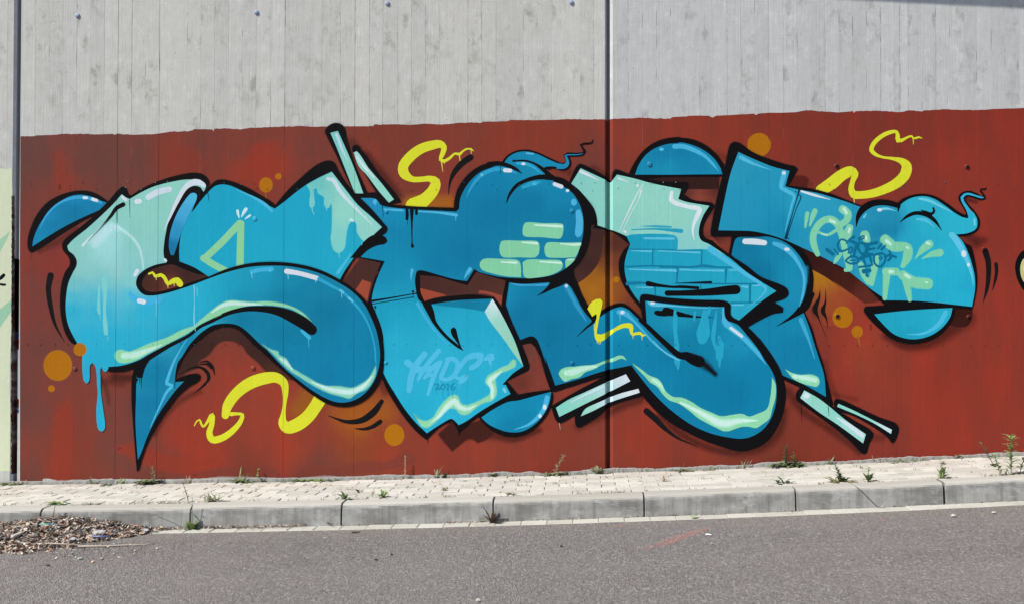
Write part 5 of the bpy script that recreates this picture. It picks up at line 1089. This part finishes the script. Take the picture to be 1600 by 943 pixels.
# ---- red marking spray on the asphalt
def mark_mat():
    t = NT('worn_red_marking'); P = t.pos(); at = t.n('ShaderNodeAttribute', attribute_name='paint')
    nz = t.noise(P, 160, 3, .7); n2 = t.noise(P, 22, 4, .7)
    a = t.math('MULTIPLY', t.math('MULTIPLY', t.ramp(nz, .38, .56), t.ramp(n2, .30, .55)), at.outputs['Alpha'])
    tr = t.n('ShaderNodeBsdfTransparent'); mx_ = t.n('ShaderNodeMixShader'); t.l(a, mx_.inputs[0]); t.l(tr.outputs[0], mx_.inputs[1])
    t.l(t.bsdf(t.n('ShaderNodeRGB').outputs[0] if False else (0.60, 0.19, 0.15), .8, .2), mx_.inputs[2]); return t.done(mx_.outputs[0])
M_MARK = mark_mat()
def road_mark(pts, label, amp=1.0):
    """pts: (px, py, half width in px across the line, alpha)"""
    P3 = [(ground_pt(p[0], p[1], ROADZ + .007), p[2] / 230.0, p[3]) for p in pts]; V = []; F = []; C = []
    base = P3[0][0].copy()
    for i, (c, w, a) in enumerate(P3):
        d = (P3[min(len(P3) - 1, i + 1)][0] - P3[max(0, i - 1)][0]).normalized(); n = Vector((-d.y, d.x, 0))
        for u, k2 in ((-1, 0), (-.5, .7), (0, 1), (.5, .7), (1, 0)):
            q = c + n * w * u * 1.5; V.append((q.x - base.x, q.y - base.y, ground_h(q.x) + ROADZ + .0075 - base.z)); C += [1, 1, 1, a * k2 * amp]
        if i:
            for k2 in range(4): F.append((5 * i - 5 + k2, 5 * i + k2, 5 * i + k2 + 1, 5 * i - 4 + k2))
    o = mesh_obj('road_marking', V, F, M_MARK); o.location = base
    at = o.data.attributes.new('paint', 'FLOAT_COLOR', 'POINT'); at.data.foreach_set('color', C)
    tag(o, label, 'road marking', 'worn red spray marks on the asphalt'); return o
road_mark([(985, 861, 3, 0), (1010, 856.5, 6, .3), (1035, 849, 9, .75), (1052, 842, 9, 1), (1072, 835, 8, .9), (1088, 829, 7, 1), (1102, 826, 4.5, 1), (1107, 825, 3, .3)], 'long smeared red spray streak on the asphalt', .45)
road_mark([(962, 821, 3, .3), (970, 820.5, 5, .6), (978, 820.5, 3, .3)], 'short red dash on asphalt left of the long streak')
road_mark([(1372, 812, 3, .3), (1379, 811.3, 5, .6), (1386, 811, 3, .3)], 'short red dash on asphalt below the cracked kerb stone')

# ================================================================= WEEDS
def leaf_mat(name, c, c2, tl=.3):
    c = tuple(q * 1.25 for q in c); c2 = tuple(q * 1.25 for q in c2)
    t = NT(name); P = t.pos(); rnd = t.n('ShaderNodeObjectInfo').outputs['Random']
    nz = t.noise(P, 40, 3, .6); col = t.mix(t.ramp(nz, .35, .65), c, c2)
    d = t.bsdf(col, .6, .3); tr = t.n('ShaderNodeBsdfTranslucent'); t.l(col, tr.inputs[0])
    mx_ = t.n('ShaderNodeMixShader'); mx_.inputs[0].default_value = tl; t.l(d, mx_.inputs[1]); t.l(tr.outputs[0], mx_.inputs[2]); return t.done(mx_.outputs[0])
ML = {'green': leaf_mat('weed_green', (0.085, 0.12, 0.05), (0.18, 0.21, 0.10)), 'bright': leaf_mat('weed_bright_green', (0.13, 0.20, 0.06), (0.24, 0.30, 0.12)), 'grey': leaf_mat('weed_grey_green', (0.13, 0.145, 0.085), (0.26, 0.27, 0.18)),
      'dark': leaf_mat('weed_dark_green', (0.05, 0.07, 0.035), (0.10, 0.125, 0.065)), 'dry': leaf_mat('weed_dry', (0.20, 0.13, 0.07), (0.34, 0.26, 0.16)), 'pale': leaf_mat('weed_pale_straw', (0.42, 0.36, 0.26), (0.55, 0.48, 0.36)), 'brown': leaf_mat('weed_brown', (0.05, 0.035, 0.03), (0.10, 0.07, 0.055))}
def blade(V, F, base, az, L, w, lift, droop, fold=.25, seg=5, lobed=0.0, rng=random):
    """one leaf: a curved, slightly folded strip"""
    d = Vector((math.cos(az), math.sin(az), 0)); s_ = Vector((-d.y, d.x, 0)); p = Vector(base); ang = lift; b0 = len(V)
    for i in range(seg + 1):
        u = i / seg; ww = w * (math.sin(math.pi * min(1, u * .88 + .12)) ** .8) * (1 + (lobed if i % 2 else -lobed))
        if i == seg: ww = w * .06
        V += [tuple(p + s_ * ww / 2 + Vector((0, 0, fold * ww / 2))), tuple(p), tuple(p - s_ * ww / 2 + Vector((0, 0, fold * ww / 2)))]
        if i:
            b = b0 + 3 * i; F += [(b - 3, b, b + 1, b - 2), (b - 2, b + 1, b + 2, b - 1)]
        p = p + (d * math.cos(ang) + Vector((0, 0, 1)) * math.sin(ang)) * L / seg; ang -= droop / seg
def tube(V, F, path, r0, r1, n=5):
    b0 = len(V); m = len(path)
    for i, p in enumerate(path):
        r = r0 + (r1 - r0) * i / (m - 1)
        for k2 in range(n):
            a = 2 * math.pi * k2 / n; V.append((p[0] + r * math.cos(a), p[1] + r * math.sin(a), p[2]))
        if i:
            for k2 in range(n): F.append((b0 + (i - 1) * n + k2, b0 + (i - 1) * n + (k2 + 1) % n, b0 + i * n + (k2 + 1) % n, b0 + i * n + k2))
    F.append(tuple(b0 + (m - 1) * n + k2 for k2 in range(n)))
def weed(px, py, parts, label, y=None, dz=0.0, seed=0):
    """parts: dicts describing rosettes, stalks and grass blades; sizes in metres"""
    rg = random.Random(seed * 7 + int(px)); WS = 1.3
    g = ground_pt(px, py, dz) if y is None else Vector((at_depth(px, py, y).x, y, ground_h(at_depth(px, py, y).x) + dz))
    root = empty('weed', g); tag(root, label, 'weed', 'weeds along the kerb and wall')
    for q in parts:
        V = []; F = []; SV = []; SF = []; k = q['k']; c = q.get('c', 'green')
        if k == 'rosette':
            for i in range(int(q['n'] * 1.5)):
                az = rg.uniform(0, 2 * math.pi) if 'arc' not in q else rg.uniform(*q['arc'])
                blade(V, F, (rg.uniform(-1, 1) * q.get('sp', .006), rg.uniform(-1, 1) * q.get('spy', .004), .002), az, q['L'] * rg.uniform(.55, 1.1), q['w'] * rg.uniform(.9, 1.6), q.get('lift', .5) * rg.uniform(.4, 1.5), q.get('droop', .8), lobed=q.get('lob', .15), rng=rg)
        elif k == 'grass':
            for i in range(q['n']):
                blade(V, F, (rg.uniform(-1, 1) * q.get('sp', .012), rg.uniform(-1, 1) * .006, 0), rg.uniform(0, 6.28), q['L'] * rg.uniform(.5, 1.1), q['w'], rg.uniform(.8, 1.45), rg.uniform(.1, .9), seg=4, rng=rg)
        elif k == 'stalk':
            lean = q.get('lean', (0, 0)); H = q['H']; path = []
            for i in range(6):
                u = i / 5; path.append((q.get('x', 0) + lean[0] * u ** 1.3, q.get('y', 0) + lean[1] * u, H * u))
            tube(SV, SF, path, q.get('r', .0022), .0012)
            for i in range(int(q['n'] * 1.5)):
                u = q.get('u0', .15) + (1 - q.get('u0', .15)) * (i + rg.random() * .6) / int(q['n'] * 1.5); u = min(u, 1.0)
                p = (q.get('x', 0) + lean[0] * u ** 1.3, q.get('y', 0) + lean[1] * u, H * u)
                taper = 1.0 - q.get('tap', .45) * u
                blade(V, F, p, i * 2.4 + rg.uniform(-.4, .4), q['L'] * taper * rg.uniform(.7, 1.15), q['w'] * 1.3 * taper, q.get('lift', .6) * rg.uniform(.6, 1.4), q.get('droop', .7), rng=rg)
        V = [(a * WS, b * WS, c_ * WS) for a, b, c_ in V]; SV = [(a * WS, b * WS, c_ * WS) for a, b, c_ in SV]
        if V: mesh_obj('leaves', V, F, ML[c], root, True)
        if SV: mesh_obj('stem', SV, SF, ML[q.get('sc', c)], root, True)
    return root
R_ = lambda n, L, w, **k: dict(k='rosette', n=n, L=L, w=w, **k)
G_ = lambda n, L, w, **k: dict(k='grass', n=n, L=L, w=w, **k)
S_ = lambda n, H, L, w, **k: dict(k='stalk', n=n, H=H, L=L, w=w, **k)
WB = -.035     # foot of the wall
weed(16, 757, [R_(16, .06, .012, sp=.08, lift=.25, c='green'), G_(10, .04, .004, sp=.09, c='dry')], 'low strip of green leaves at the wall foot, leftmost', WB)
weed(143, 750, [G_(6, .07, .004, c='grey'), R_(4, .03, .008, c='green')], 'small grey grass tuft at the wall foot right of the left joint', WB)
weed(169, 753, [R_(8, .05, .009, sp=.03, lift=.2, c='dark')], 'flat dark green weed on the pavers below the blue drip', -.1)
weed(188, 747, [G_(5, .06, .005, c='bright'), R_(3, .03, .008)], 'tiny bright weed at the wall foot left of the blue spike', WB)
weed(232, 750, [R_(22, .075, .016, sp=.05, lift=.45, c='green'), R_(8, .06, .014, sp=.05, c='grey'), S_(14, .10, .028, .009, x=.03, c='grey', lean=(-.01, 0))], 'leafy weed with a grey stalk under the tip of the blue spike', -.05)
weed(294, 748, [G_(5, .07, .003, c='dry'), R_(3, .025, .006)], 'dry wisp at the wall foot between spike and yellow ribbon', WB)
weed(376, 749, [R_(20, .065, .013, sp=.05, lift=.4, c='green'), G_(4, .09, .007, c='bright'), S_(3, .08, .05, .013, x=.1, c='bright')], 'green weed with one upright pale leaf below the yellow ribbon', -.04)
weed(485, 750, [R_(18, .06, .013, sp=.08, lift=.3, c='bright'), R_(14, .055, .012, sp=.15, lift=.2, c='dark')], 'wide flat rosette at the wall foot below the S', -.05)
weed(633, 742, [S_(16, .135, .014, .004, c='pale', sc='pale', r=.001)], 'thin bleached stalk standing against the red wall', WB)
weed(682, 744, [G_(5, .10, .006, c='grey'), R_(4, .04, .009)], 'slim grass weed at the wall foot right of the bleached stalk', WB)
weed(694, 741, [R_(5, .04, .014, lift=.9, c='dark')], 'small dark leafed seedling at the wall foot', WB)
weed(768, 740, [R_(7, .045, .012, lift=.6, c='green')], 'little green seedling at the wall foot below the half disc', WB)
weed(866, 739, [R_(22, .07, .011, sp=.07, lift=.35, c='green'), S_(16, .12, .03, .007, x=.0, y=-.02, lean=(.06, -.02), c='grey', tap=.2)], 'spreading weed with a leaning stalk left of the middle joint', -.05)
weed(934, 737, [R_(12, .065, .009, lift=.8, c='grey'), R_(6, .06, .014, c='green', arc=(-.6, .6))], 'grey green leafy weed at the foot of the middle joint', -.05)
weed(1066, 735, [R_(12, .07, .012, sp=.05, lift=.2, c='dark'), G_(3, .07, .003, c='dry')], 'flat dark weed at the wall foot right of the middle joint', -.06)
weed(1100, 738, [R_(8, .03, .007, sp=.05, lift=.2, c='grey')], 'small grey green mat on the pavers under the black dash', -.07)
weed(1168, 726, [G_(9, .06, .004, sp=.03, c='grey')], 'thin grey grass at the wall foot left of the bushy weed', WB)
weed(1228, 727, [R_(34, .075, .014, sp=.09, lift=.5, c='green'), S_(26, .125, .035, .011, x=.0, c='dark', tap=.5), S_(14, .085, .032, .01, x=.045, c='green')], 'bushy dark green weed at the wall foot, largest in the row', -.06)
weed(1296, 728, [G_(8, .07, .006, sp=.02, c='grey'), R_(4, .03, .008)], 'pale tuft at the wall foot right of the bushy weed', WB)
weed(1376, 724, [G_(9, .06, .004, sp=.05, c='dry')], 'dry grass wisps at the wall foot under the lower bars', WB)
weed(1414, 723, [R_(30, .035, .006, sp=.09, lift=.35, c='green')], 'low mossy green mat at the wall foot right of the bars', -.08)
weed(1497, 716, [R_(6, .04, .009, lift=.7, c='grey'), G_(4, .05, .003, c='dry')], 'small grey seedling at the wall foot near the right edge', WB)
weed(1472, 732, [R_(5, .03, .008, lift=.7, c='grey')], 'tiny pale seedling between the pavers near the right edge', -.25)
weed(1552, 733, [S_(9, .13, .04, .011, lean=(-.07, .01), c='dark'), R_(5, .06, .012, c='dark')], 'dark weed leaning left among the right hand pavers', -.45)
weed(1580, 745, [S_(30, .205, .055, .011, c='bright', u0=.12, tap=.15, r=.003), S_(20, .155, .045, .010, x=.045, lean=(.05, 0), c='green', u0=.15), S_(14, .11, .045, .011, x=-.06, lean=(-.03, .0), c='bright'), G_(10, .05, .004, c='dark', sp=.06)], 'tallest weed, upright light green stalks at the right end of the kerb', -.82)
weed(1472, 753, [R_(9, .07, .014, lift=1.1, droop=.5, c='bright'), S_(7, .09, .045, .012, c='green'), G_(1, .16, .0025, c='dry')], 'upright green clump in the wide kerb joint', -.835)
weed(1357, 755, [R_(12, .055, .014, lift=.9, c='green'), S_(8, .07, .035, .012, c='bright')], 'small bright clump behind the cracked kerb stone, right one', -.80)
weed(1314, 754, [S_(14, .085, .04, .013, lean=(-.03, 0), c='green'), R_(12, .06, .014, sp=.05, lift=.7, c='green'), R_(6, .06, .016, sp=.06, lift=.3, c='dry')], 'branching weed behind the cracked kerb stone, left one', -.78)
weed(1226, 754, [R_(7, .06, .013, lift=.6, sp=.05, c='dark')], 'few dark leaves behind the kerb left of the crack', -.75)
weed(1036, 757, [R_(5, .035, .008, lift=1.0, c='dry')], 'small ochre tuft between pavers right of the middle joint', -.5)
weed(599, 777, [R_(10, .05, .012, lift=.8, c='bright'), G_(8, .07, .003, sp=.07, c='grey'), G_(5, .05, .003, sp=.09, c='dry')], 'bright green tuft behind the kerb below the black motion lines', -.78)
weed(538, 779, [R_(5, .055, .018, lift=1.1, c='green')], 'two leafed green seedling at a kerb joint', -.835)
weed(560, 767, [R_(6, .045, .007, lift=.5, c='dark')], 'dark seedling between pavers left of the bright tuft', -.55)
weed(695, 764, [R_(6, .03, .008, lift=.8, c='grey'), G_(3, .04, .003, c='dry')], 'grey seedling between pavers below the bleached stalk', -.6)
weed(795, 771, [R_(7, .035, .009, lift=.5, c='dry'), R_(4, .03, .008, c='grey')], 'withered tuft behind the kerb under the half disc', -.8)
weed(330, 783, [R_(16, .06, .007, lift=.8, sp=.035, c='grey'), S_(3, .10, .02, .010, x=-.12, lean=(-.03, 0), c='brown'), R_(4, .04, .012, c='dry')], 'grey green weed behind the kerb beside a dark withered stalk', -.81)
weed(300, 820, [R_(16, .07, .016, lift=1.0, droop=.9, c='bright'), S_(2, .17, .03, .008, c='dark', r=.0014), S_(1, .12, .02, .005, lean=(-.22, 0), c='grey', r=.0012)], 'bright dandelion like weed growing at the foot of the kerb', -1.015, -.15)
weed(768, 812, [R_(9, .085, .014, lift=.9, droop=.5, c='brown'), S_(3, .06, .03, .01, c='dry')], 'withered brown weed at the foot of a kerb joint', -1.01, -.15)
weed(80, 806, [S_(6, .13, .04, .006, c='brown', lean=(.02, 0)), S_(0, .11, .01, .004, lean=(.18, -.03), c='pale', r=.0022), G_(8, .09, .003, sp=.03, c='dark')], 'dark withered stalks rising from the leaf litter', -1.01, -.14)
weed(95, 785, [R_(8, .045, .016, sp=.04, lift=.4, c='bright')], 'pale green leaves behind the kerb above the leaf litter', -.82)
weed(35, 812, [R_(6, .035, .024, lift=.9, c='bright')], 'round leafed green seedling in the leaf litter, left one', -1.05, -.12)
weed(96, 812, [R_(8, .04, .024, sp=.025, lift=.6, c='bright')], 'pale green seedling in the middle of the leaf litter', -1.1, -.115)
# tiny growth in the paver joints
V = []; F = []; rg = random.Random(77)
for _ in range(230):
    r = rg.randrange(9); x = rg.uniform(-4.6, 4.2); y = -0.838 + r * .1
    if rg.random() < .45: x = round((x - .035 - (.1 if r % 2 else 0) - .1) / .2) * .2 + .135 + (.1 if r % 2 else 0) - .1; y += rg.uniform(0, .1) if r < 8 else 0
    z = ground_h(x) - .008
    for k2 in range(rg.randint(3, 7)):
        blade(V, F, (x + rg.uniform(-1, 1) * .02, y + rg.uniform(-1, 1) * .004, z), rg.uniform(0, 6.28), rg.uniform(.012, .038), rg.uniform(.002, .005), rg.uniform(.3, 1.4), .8, seg=3, rng=rg)
tag(mesh_obj('joint_growth', V, F, ML['dry'], None, True), 'tiny dry grass and moss growing in the paver joints', 'grass', kind='stuff')
V = []; F = []
for _ in range(330):
    x = rg.uniform(-4.6, 4.2); y = rg.choice([-.84, -.84, -.03, -.03, -.03, -.05, -.438, -.238]) + rg.uniform(-.006, .006); z = ground_h(x) - .008
    for k2 in range(rg.randint(4, 9)):
        blade(V, F, (x + rg.uniform(-1, 1) * .025, y + rg.uniform(-1, 1) * .006, z), rg.uniform(0, 6.28), rg.uniform(.012, .045), rg.uniform(.003, .006), rg.uniform(.3, 1.3), .8, seg=3, rng=rg)
tag(mesh_obj('joint_growth', V, F, ML['grey'], None, True), 'tiny grey green sprouts along the kerb and wall joints', 'grass', kind='stuff')

# ================================================================= LITTER
def litter_mat():
    t = NT('dead_leaves'); at = t.n('ShaderNodeAttribute', attribute_name='paint'); P = t.pos()
    nz = t.noise(P, 90, 3, .6); hsv = t.n('ShaderNodeHueSaturation'); t.l(at.outputs['Color'], hsv.inputs['Color']); t.l(t.math('ADD', .75, t.math('MULTIPLY', nz, .5)), hsv.inputs['Value'])
    return t.done(t.bsdf(hsv.outputs[0], .75, .25))
M_LIT = litter_mat()
LC = [(.36, .33, .30), (.28, .26, .24), (.44, .41, .37), (.46, .38, .31), (.40, .30, .23), (.16, .105, .075), (.23, .155, .11), (.30, .21, .155), (.11, .07, .055), (.36, .29, .23), (.20, .10, .07), (.06, .042, .036), (.42, .37, .32), (.27, .155, .095), (.17, .14, .12), (.30, .26, .22)]
def scatter(name, spots, label, cat, sizes=(.010, .030), seed=1):
    rg = random.Random(seed); V = []; F = []; C = []
    for (x, y, z) in spots:
        L = rg.uniform(*sizes); W = L * rg.choice([.12, .2, .35, .45, .6, .8]); az = rg.uniform(0, 6.28); tilt = rg.uniform(-.7, .7); roll = rg.uniform(-.6, .6); curl = rg.uniform(-.5, .7)
        d = Vector((math.cos(az) * math.cos(tilt), math.sin(az) * math.cos(tilt), math.sin(tilt))); s_ = Vector((-math.sin(az), math.cos(az), roll)).normalized(); up = d.cross(s_)
        c = rg.choice(LC); k2 = rg.uniform(.75, 1.3); c = [q * k2 for q in c]; b = len(V)
        for u, ww in ((-1, .1), (-.4, .9), (.3, 1), (1, .15)):
            for v in (-1, 0, 1):
                p = Vector((x, y, z)) + d * L / 2 * u + s_ * W / 2 * ww * v + up * curl * L * .5 * (v * v * .5 + u * u * .4 - .2); V.append(tuple(p)); C += [c[0], c[1], c[2], 1]
        for i in range(3): F += [(b + 3 * i, b + 3 * i + 3, b + 3 * i + 4, b + 3 * i + 1), (b + 3 * i + 1, b + 3 * i + 4, b + 3 * i + 5, b + 3 * i + 2)]
    o = mesh_obj(name, V, F, M_LIT); at = o.data.attributes.new('paint', 'FLOAT_COLOR', 'POINT'); at.data.foreach_set('color', C)
    return tag(o, label, cat, kind='stuff')
rg = random.Random(31); spots = []
def pile_h(px, dy):      # dy = distance from the kerb face in metres
    w = .60 if px < 60 else max(.03, .60 - (px - 60) * .0027)
    lump = 1 + .35 * mnoise.noise(Vector((px * .03, dy * 7, 1)))
    hh = (.092 - abs(px - 95) * .00035 if px < 150 else max(.006, .073 - (px - 150) * .0007))
    return w * (1 + .15 * mnoise.noise(Vector((px * .04, 0, 5)))), hh * lump * max(0, 1 - dy / w) ** .8
while len(spots) < 5200:
    px = rg.uniform(-60, 280); dy = rg.random() ** 1.1 * .64
    w, h = pile_h(px, dy)
    if dy > w * rg.uniform(.75, 1.08): continue
    X = kx(px) * (1 - dy / 6.4); spots.append((X, KERB_F - dy - .004, ground_h(X) + ROADZ + .008 + h * rg.uniform(.7, 1.08)))
scatter('leaf_litter', spots, 'heap of brown dead leaves swept against the kerb at lower left', 'leaf litter', (.010, .048), 5)
spots = []
for _ in range(700):
    px = rg.uniform(270, 480); X = kx(px); dy = abs(rg.gauss(0, .03)) if not 300 < px < 372 else abs(rg.gauss(0, .012)); spots.append((X, KERB_F - dy - .002, ground_h(X) + ROADZ + .014 + rg.uniform(0, .010)))
for _ in range(230):
    px = 480 + 1130 * rg.random(); X = kx(px); spots.append((X, KERB_F - abs(rg.gauss(0, .008)), ground_h(X) + ROADZ + .014))
for _ in range(90):
    px = rg.uniform(700, 790); X = kx(px); spots.append((X, KERB_F - abs(rg.gauss(0, .02)), ground_h(X) + ROADZ + .016))
for _ in range(420):
    px = rg.gauss(95, 85); py = 846 + abs(rg.gauss(10, 9)); g = ground_pt(px, py, ROADZ + .010); spots.append(tuple(g))
for _ in range(120):
    px = rg.uniform(150, 330); X = kx(px) * 1.02; spots.append((X, KERB_B + .004 + rg.uniform(-.004, .02), ground_h(X) + .004))
scatter('leaf_litter', spots, 'thin line of brown leaf crumbs along the foot of the kerb', 'leaf litter', (.005, .018), 6)
def stick(pts, r0, r1, mat, label, name='stick', cat='stick', lift=.012):
    P3 = [ground_pt(p[0], p[1], ROADZ + lift) for p in pts]; base = P3[0].copy(); V = []; F = []
    m = len(P3); n = 6
    for i, p in enumerate(P3):
        d = (P3[min(m - 1, i + 1)] - P3[max(0, i - 1)]).normalized(); s_ = d.cross(Vector((0, 0, 1))).normalized(); u = s_.cross(d); r = r0 + (r1 - r0) * i / (m - 1)
        for k2 in range(n):
            a = 2 * math.pi * k2 / n; V.append(tuple(p - base + (s_ * math.cos(a) + u * math.sin(a)) * r))
        if i:
            for k2 in range(n): F.append(((i - 1) * n + k2, (i - 1) * n + (k2 + 1) % n, i * n + (k2 + 1) % n, i * n + k2))
    F += [tuple(range(n))[::-1], tuple((m - 1) * n + k2 for k2 in range(n))]
    o = mesh_obj(name, V, F, mat, None, True); o.location = base; return tag(o, label, cat)
M_STICK = plain('dry_wood', (0.34, 0.29, 0.23), .8, .2, .25, 60, .002); M_DARKW = plain('dark_twig', (0.05, 0.04, 0.035), .8, .2)
stick([(122, 852.5), (160, 852), (200, 850.5), (228, 849.5), (241, 848)], .0055, .0025, M_STICK, 'straight dry stick jutting right from the leaf litter onto the asphalt')
stick([(-20, 846), (20, 847), (60, 847.5), (100, 849), (128, 850)], .005, .004, M_STICK, 'long pale stick lying across the front of the leaf litter', lift=.03)
stick([(20, 838), (34, 832), (52, 828)], .014, .008, plain('bleached_bark', (0.42, 0.38, 0.32), .85, .1, .2), 'pale strip of bark on the leaf litter', 'bark_strip', 'bark', .055)
stick([(550, 830.5), (556, 830.3), (563, 830)], .006, .003, M_DARKW, 'short dark twig on the asphalt below the kerb joint')
stick([(504, 812), (512, 815.5), (520, 818)], .004, .002, M_DARKW, 'dark twig leaning at the kerb left of the joint', lift=.03)
stick([(1103, 833.8), (1108, 834.2), (1111.5, 834.8)], .005, .004, plain('white_plastic', (0.7, 0.68, 0.64), .5), 'small white sliver on the asphalt beside the red streak', 'plastic_sliver', 'litter')
stick([(142, 837.5), (155, 837.2), (171, 836.8)], .006, .005, plain('blue_plastic', (0.12, 0.15, 0.30), .4, .5), 'dark blue plastic straw at the edge of the leaf litter', 'plastic_straw', 'litter', .03)
stick([(62, 818.8), (72, 818.5), (84, 818.2)], .008, .006, plain('turquoise_plastic', (0.10, 0.28, 0.27), .4, .4), 'turquoise plastic strip in the leaf litter', 'plastic_strip', 'litter', .08)
def scrap(px, py, L, W, h, mat, label, name='pebble', cat='pebble', dz=0.0, flat=.0):
    g = ground_pt(px, py, ROADZ + .006 + dz); rg = random.Random(int(px * 3 + py)); V = []; F = []; N = 9
    for k2, (rr, hh) in enumerate(((.85, 0), (1, .4), (.75, .85), (.3, 1))):
        for i in range(N):
            a = 2 * math.pi * i / N; q = rr * rg.uniform(.78, 1.15); V.append((L / 2 * q * math.cos(a), W / 2 * q * math.sin(a), h * hh * rg.uniform(.85, 1.15)))
    for k2 in range(3):
        for i in range(N): F.append((k2 * N + i, k2 * N + (i + 1) % N, (k2 + 1) * N + (i + 1) % N, (k2 + 1) * N + i))
    F.append(tuple(3 * N + i for i in range(N))); o = mesh_obj(name, V, F, mat); o.location = g; o.rotation_euler = (0, 0, rg.uniform(-.5, .5)); return tag(o, label, cat)
M_WST = plain('white_pebble', (0.38, 0.365, 0.33), .7, .3, .15, 60, .003); M_TAN = plain('tan_pebble', (0.50, 0.34, 0.24), .7); M_DST = plain('dark_pebble', (0.03, 0.028, 0.027), .7)
scrap(125, 873, .032, .022, .012, M_WST, 'white scrap on the asphalt in front of the leaf litter')
scrap(145, 878, .020, .016, .012, M_TAN, 'small tan pebble in front of the leaf litter')
scrap(159, 873, .022, .014, .010, M_STICK, 'little grey chip right of the white scrap on the asphalt')
scrap(1490, 806.5, .034, .026, .016, M_WST, 'white pebble on the asphalt under the wide kerb joint')
scrap(1553, 801, .032, .022, .012, M_WST, 'white pebble on the asphalt near the right edge')
scrap(1112, 849, .014, .012, .008, M_WST, 'tiny white pebble below the white sliver')
scrap(747, 938, .026, .018, .012, M_WST, 'pale pebble at the bottom edge of the asphalt')
scrap(508, 840, .020, .012, .006, M_WST, 'small white chip on the asphalt below the long kerb stone')
scrap(588, 874, .022, .012, .008, M_DST, 'dark chip on the asphalt left of centre', 'chip', 'chip'); scrap(75, 883, .024, .014, .008, M_DST, 'dark chip on the asphalt at lower left', 'chip', 'chip'); scrap(114, 866, .016, .012, .010, M_DST, 'black crumb just in front of the leaf litter', 'chip', 'chip')
scrap(877, 853, .016, .012, .008, M_DST, 'dark chip on the asphalt right of centre', 'chip', 'chip'); scrap(612, 866, .014, .01, .008, M_DST, 'tiny dark chip on the asphalt in the middle', 'chip', 'chip')
def paper(px, py, L, W, mat, label, dz, seed):
    rg = random.Random(seed); g = ground_pt(px, py, ROADZ + dz); V = []; F = []; n = 5
    for i in range(n):
        for j in range(4): V.append((L * (i / (n - 1) - .5) + rg.uniform(-.003, .003), W * (j / 3 - .5) + rg.uniform(-.003, .003), rg.uniform(0, .012)))
    for i in range(n - 1):
        for j in range(3): F.append((i * 4 + j, (i + 1) * 4 + j, (i + 1) * 4 + j + 1, i * 4 + j + 1))
    o = mesh_obj('paper_scrap', V, F, mat, None, True); o.location = g; o.rotation_euler = (rg.uniform(.2, .5), rg.uniform(-.2, .2), rg.uniform(-.5, .5)); return tag(o, label, 'litter')
M_PAP = plain('crumpled_paper', (0.29, 0.285, 0.30), .8, .2, .1, 40)
paper(154, 831, .05, .03, M_PAP, 'crumpled whitish wrapper at the right side of the leaf litter', .05, 3); paper(117, 842, .055, .022, M_PAP, 'torn white paper scrap in front of the leaf litter', .03, 4); paper(228, 828, .04, .02, M_PAP, 'small white paper scrap at the thin end of the leaf litter', .02, 5)
# a fresh leaf on the gutter
V = []; F = []; blade(V, F, (0, 0, .004), .3, .055, .04, .5, 1.0, seg=5)
o = mesh_obj('fallen_leaf', V, F, ML['bright'], None, True); o.location = ground_pt(1080, 808.5, ROADZ + .012); tag(o, 'single fresh green leaf lying on the pale gutter stones', 'leaf')
